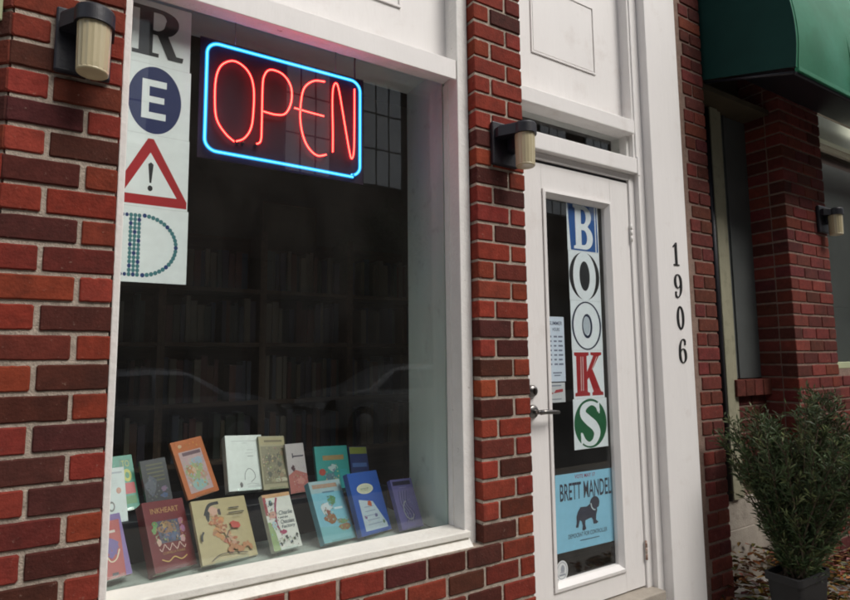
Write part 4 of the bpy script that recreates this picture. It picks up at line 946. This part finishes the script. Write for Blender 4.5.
# leaves
lf = MB(); rnd = random.Random(4)
LC = [(.27, .13, .045), (.20, .095, .035), (.34, .20, .085), (.13, .065, .03), (.40, .28, .14), (.17, .085, .04)]
def leaf(x, y, z, sz, col):
    a = rnd.uniform(0, 6.28); ca, sa = math.cos(a), math.sin(a); tl = rnd.uniform(-.6, .6); cr = rnd.uniform(.1, .5)*sz; l, w2 = sz, sz*.42
    q = [(-l, 0, 0), (-l*.3, -w2, cr), (l*.5, -w2*.7, cr*.8), (l, 0, cr*.2), (l*.5, w2*.7, cr*.7), (-l*.3, w2, cr)]
    vs = [(x+ca*u-sa*v, y+sa*u+ca*v, z+h_+u*tl*.5) for u, v, h_ in q]+[(x, y, z)]
    lf.add(vs, [(6, i, (i+1) % 6) for i in range(6)], tuple(c*rnd.uniform(.35, .85) for c in col))
def mound(x, y):
    return .21*math.exp(-((x-3.45)/.42)**2)*max(0, min(1, (y+.5)/.55))+.05*math.exp(-((x-4.3)/.4)**2)
for _ in range(3600):
    x = rnd.uniform(2.75, 5.0); y = rnd.uniform(-.75, .19)
    if x < 2.95 and rnd.random() < .6: continue
    leaf(x, y, GZ+.004+rnd.random()*(mound(x, y)+.012), rnd.uniform(.016, .034), rnd.choice(LC))
o = lf.build('fallen_leaves', M['leafpile']); o['kind'] = 'stuff'

# ------------------------------------------------------------------ potted shrub
PXc, PYc = 3.04, -.36
pl_ = thing('potted_shrub', 'dark green feathery evergreen shrub in a black pot by the brick pier', 'plant', (PXc, PYc, GZ))
a = MB(); r0, r1, hh = .115, .145, .315
def sq(r, z, rc=.03):
    out = []
    for cx, cy, an in ((r-rc, r-rc, 0), (-r+rc, r-rc, 90), (-r+rc, -r+rc, 180), (r-rc, -r+rc, 270)):
        for i in range(5): t_ = R(an+90*i/4); out.append((cx+rc*math.cos(t_), (cy+rc*math.sin(t_))*.56, z))
    return out
rings = [sq(r0, .0), sq(r1-.006, hh-.035), sq(r1+.006, hh-.033), sq(r1+.006, hh), sq(r1-.008, hh), sq(r1-.014, hh-.04)]
n = 20; vs = [p for r_ in rings for p in r_]
a.add(vs, [tuple(range(n))[::-1]]+[(k*n+i, k*n+(i+1) % n, (k+1)*n+(i+1) % n, (k+1)*n+i) for k in range(5) for i in range(n)])
a.build('pot', M['pot'], pl_)
a = MB(); a.add([(x, y, z) for x, y, z in sq(r1-.012, hh-.03)], [tuple(range(n))]); a.build('soil', M['soil'], pl_)
stm = MB(); fol = MB(); rnd = random.Random(12)
def needle(p, d, l, w2, col):
    d = d.normalized(); s_ = d.cross(Vector((rnd.uniform(-1, 1), rnd.uniform(-1, 1), rnd.uniform(-1, 1)))).normalized()*w2
    m_ = p+d*l*.5+Vector((0, 0, rnd.uniform(-.004, .004))); e_ = p+d*l+Vector((0, 0, -.15*l))
    fol.add([p, m_+s_, e_, m_-s_], [(0, 1, 2, 3)], col)
for b in range(74):
    az_ = rnd.uniform(0, 2*math.pi); spread = rnd.uniform(.08, .50)
    ht = rnd.uniform(.50, .90)*(1.0-.25*(spread/.5)**2); px_, py_ = rnd.uniform(-.05, .05), rnd.uniform(-.05, .05)
    pts = []
    for i in range(9):
        t_ = i/8; rr_ = spread*(t_**1.15); pts.append(Vector((px_+.20*t_+rr_*math.cos(az_)*(1.35 if math.cos(az_) > 0 else .66), py_+rr_*math.sin(az_)*.75, hh-.03+ht*t_+.02*math.sin(t_*5+b))))
    stm.tube(pts, [.006*(1-.75*i/8) for i in range(9)], 5)
    for i in range(1, 9):
        for k in range(5):
            q = pts[i-1].lerp(pts[i], rnd.random()); dirn = (pts[i]-pts[i-1]).normalized()
            tw = (dirn+Vector((rnd.uniform(-1, 1), rnd.uniform(-1, 1), rnd.uniform(-.2, .9)))*.9).normalized(); tl = rnd.uniform(.04, .12)
            stm.tube([q, q+tw*tl], [.0016, .0008], 3)
            sh = rnd.uniform(.6, 1.35); new = rnd.random() < .24
            for m2 in range(9):
                tt_ = q+tw*tl*(.15+.85*m2/8)
                nd = (tw*.8+Vector((rnd.uniform(-1, 1), rnd.uniform(-1, 1), rnd.uniform(-.5, .9)))).normalized()
                c_ = (.12, .14, .055) if new else (.046, .072, .027)
                needle(tt_, nd, rnd.uniform(.03, .058), .0040, tuple(v_*sh for v_ in c_))
stm.build('stems', M['bark'], pl_); fol.build('foliage', M['foliage'], pl_)

# ------------------------------------------------------------------ the other side of the street (seen mirrored in the glass)
op = thing('opposite_building', 'long dark brick building with rows of multi-pane windows across the street', 'building', (0, -15.2, GZ))
a = MB(); a.box(-34, 120, -6, 0, 0, 15.0); a.box(-34, 120, -.0, .25, 4.4, 4.75); a.box(-34, 120, 0, .3, 14.6, 15.3); a.build('wall', M['oppbrick'], op)
for fl_, (z0, z1) in enumerate(((1.1, 3.7), (7.3, 11.3))):
    for i in range(22):
        x = -22+i*2.75
        if fl_ == 1 and 0 < x < 4.5: continue
        f = MB(); f.box(x, x+1.62, .001, .10, z0, z1, bev=.01)
        fo = f.build('window', M['oppframe'], op)
        q = MB(); nx_, nz_ = 3, 3 if fl_ == 1 else 2
        for a1 in range(nx_):
            for b1 in range(nz_):
                q.box(x+.07+a1*.51, x+.07+a1*.51+.45, .101, .106, z0+.08+b1*(z1-z0-.1)/nz_, z0+.02+(b1+1)*(z1-z0-.1)/nz_)
        if not (fl_ == 0): q.build('pane', M['pane'], fo)
        else: q.build('pane', M['carglass'], fo)

def car(x, y, yaw_, paint, label, L_=4.3):
    t = thing('parked_car', label, 'car', (x, y, -.01), (0, 0, yaw_), 'cars parked across the street')
    top = [(-2.12, .62), (-2.10, .82), (-1.98, .90), (-1.55, .95), (-1.05, 1.26), (-.75, 1.33), (0, 1.37), (.45, 1.33), (.72, 1.22), (1.18, .93), (1.75, .84), (2.02, .74), (2.14, .56)]
    low = [(-2.12, .30), (2.14, .28)]
    B = MB(); ring = []
    Yh = .86
    for (px_, pz_) in top:
        cab = max(0, (pz_-.92)/.45); yw_ = Yh-.20*cab
        ring.append([(px_, -Yh+.04, .25), (px_, -Yh, .45), (px_, -Yh, min(pz_, .86)), (px_, -yw_, max(pz_-.02, .25)), (px_, -yw_*.8, pz_+.015), (px_, 0, pz_+.035),
                     (px_, yw_*.8, pz_+.015), (px_, yw_, max(pz_-.02, .25)), (px_, Yh, min(pz_, .86)), (px_, Yh, .45), (px_, Yh-.04, .25)])
    n = 11; vs = [p for r_ in ring for p in r_]
    B.add(vs, [(k*n+i, k*n+i+1, (k+1)*n+i+1, (k+1)*n+i) for k in range(len(ring)-1) for i in range(n-1)]+[tuple(range(n)), tuple((len(ring)-1)*n+i for i in range(n))[::-1]], smooth=True)
    body = B.build('body', M[paint], t)
    for s_ in (-1, 1):
        w_ = MB(); y0 = s_*(Yh+.004); y1 = s_*(Yh-.155)
        w_.add([(-1.42, y0, .93), (-.02, y0, .93), (-.02, y1, 1.29), (-.78, y1, 1.26)], [(0, 1, 2, 3)]); w_.add([(.04, y0, .93), (1.02, y0, .93), (.52, y1, 1.27), (.04, y1, 1.29)], [(0, 1, 2, 3)])
        w_.build('side_window', M['carglass'], t)
        for wx in (-1.32, 1.32):
            q = MB(); q.tube([(wx, s_*.70, .31), (wx, s_*.885, .31)], .31, 24); wo_ = q.build('wheel', M['rubber'], t)
            q = MB(); q.tube([(wx, s_*.886, .31), (wx, s_*.895, .31)], [.19, .17], 16); q.build('rim', M['hub'], wo_)
        q = MB(); q.box(2.06, 2.125, s_*.62-.14, s_*.62+.14, .60, .70, bev=.01); q.build('headlight', M['pane'], t)
    w_ = MB(); w_.add([(1.14, -.74, .962), (1.14, .74, .962), (.66, .60, 1.262), (.66, -.60, 1.262)], [(0, 1, 2, 3)]); w_.add([(-1.56, -.72, .972), (-1.56, .72, .972), (-1.06, .58, 1.285), (-1.06, -.58, 1.285)], [(3, 2, 1, 0)])
    w_.build('windscreen', M['carglass'], t)
car(1.15, -8.6, 0, 'carA', 'silver sedan parked across the street, mirrored in the shop window')
car(6.1, -8.6, math.pi, 'carB', 'pale sedan parked nose to nose with the silver one across the street')

# street tree
tr = thing('street_tree', 'broad leafy tree on the far pavement across the street', 'tree', (8.6, -13.2, GZ))
a = MB(); a.tube([(0, 0, 0), (.05, .02, 1.6), (.0, .05, 3.2), (.12, 0, 5.2)], [.19, .15, .12, .05], 10)
for k in range(9):
    an = k*2.4; a.tube([(.02, .03, 2.3+k*.3), (math.cos(an)*.8, math.sin(an)*.8, 3.3+k*.3), (math.cos(an)*1.7, math.sin(an)*1.6, 4.0+k*.32)], [.06, .04, .015], 6)
a.build('trunk', M['bark'], tr)
fol = MB(); rnd = random.Random(5)
for c_ in range(70):
    an = rnd.uniform(0, 6.28); rr_ = rnd.uniform(.2, 2.0); ct_ = Vector((math.cos(an)*rr_, math.sin(an)*rr_, 4.6+rnd.uniform(-1.5, 1.9)*(1-rr_/2.9))); sh = rnd.uniform(.5, 1.4)
    for _ in range(75):
        p_ = ct_+Vector((rnd.gauss(0, .28), rnd.gauss(0, .28), rnd.gauss(0, .22))); d_ = Vector((rnd.uniform(-1, 1), rnd.uniform(-1, 1), rnd.uniform(-1, 1))).normalized()
        e_ = d_.cross(Vector((0, .3, 1))).normalized()*.05
        fol.add([p_, p_+d_*.07+e_, p_+d_*.14, p_+d_*.07-e_], [(0, 1, 2, 3)], (.035*sh, .06*sh, .02*sh))
fol.build('crown', M['foliage'], tr)
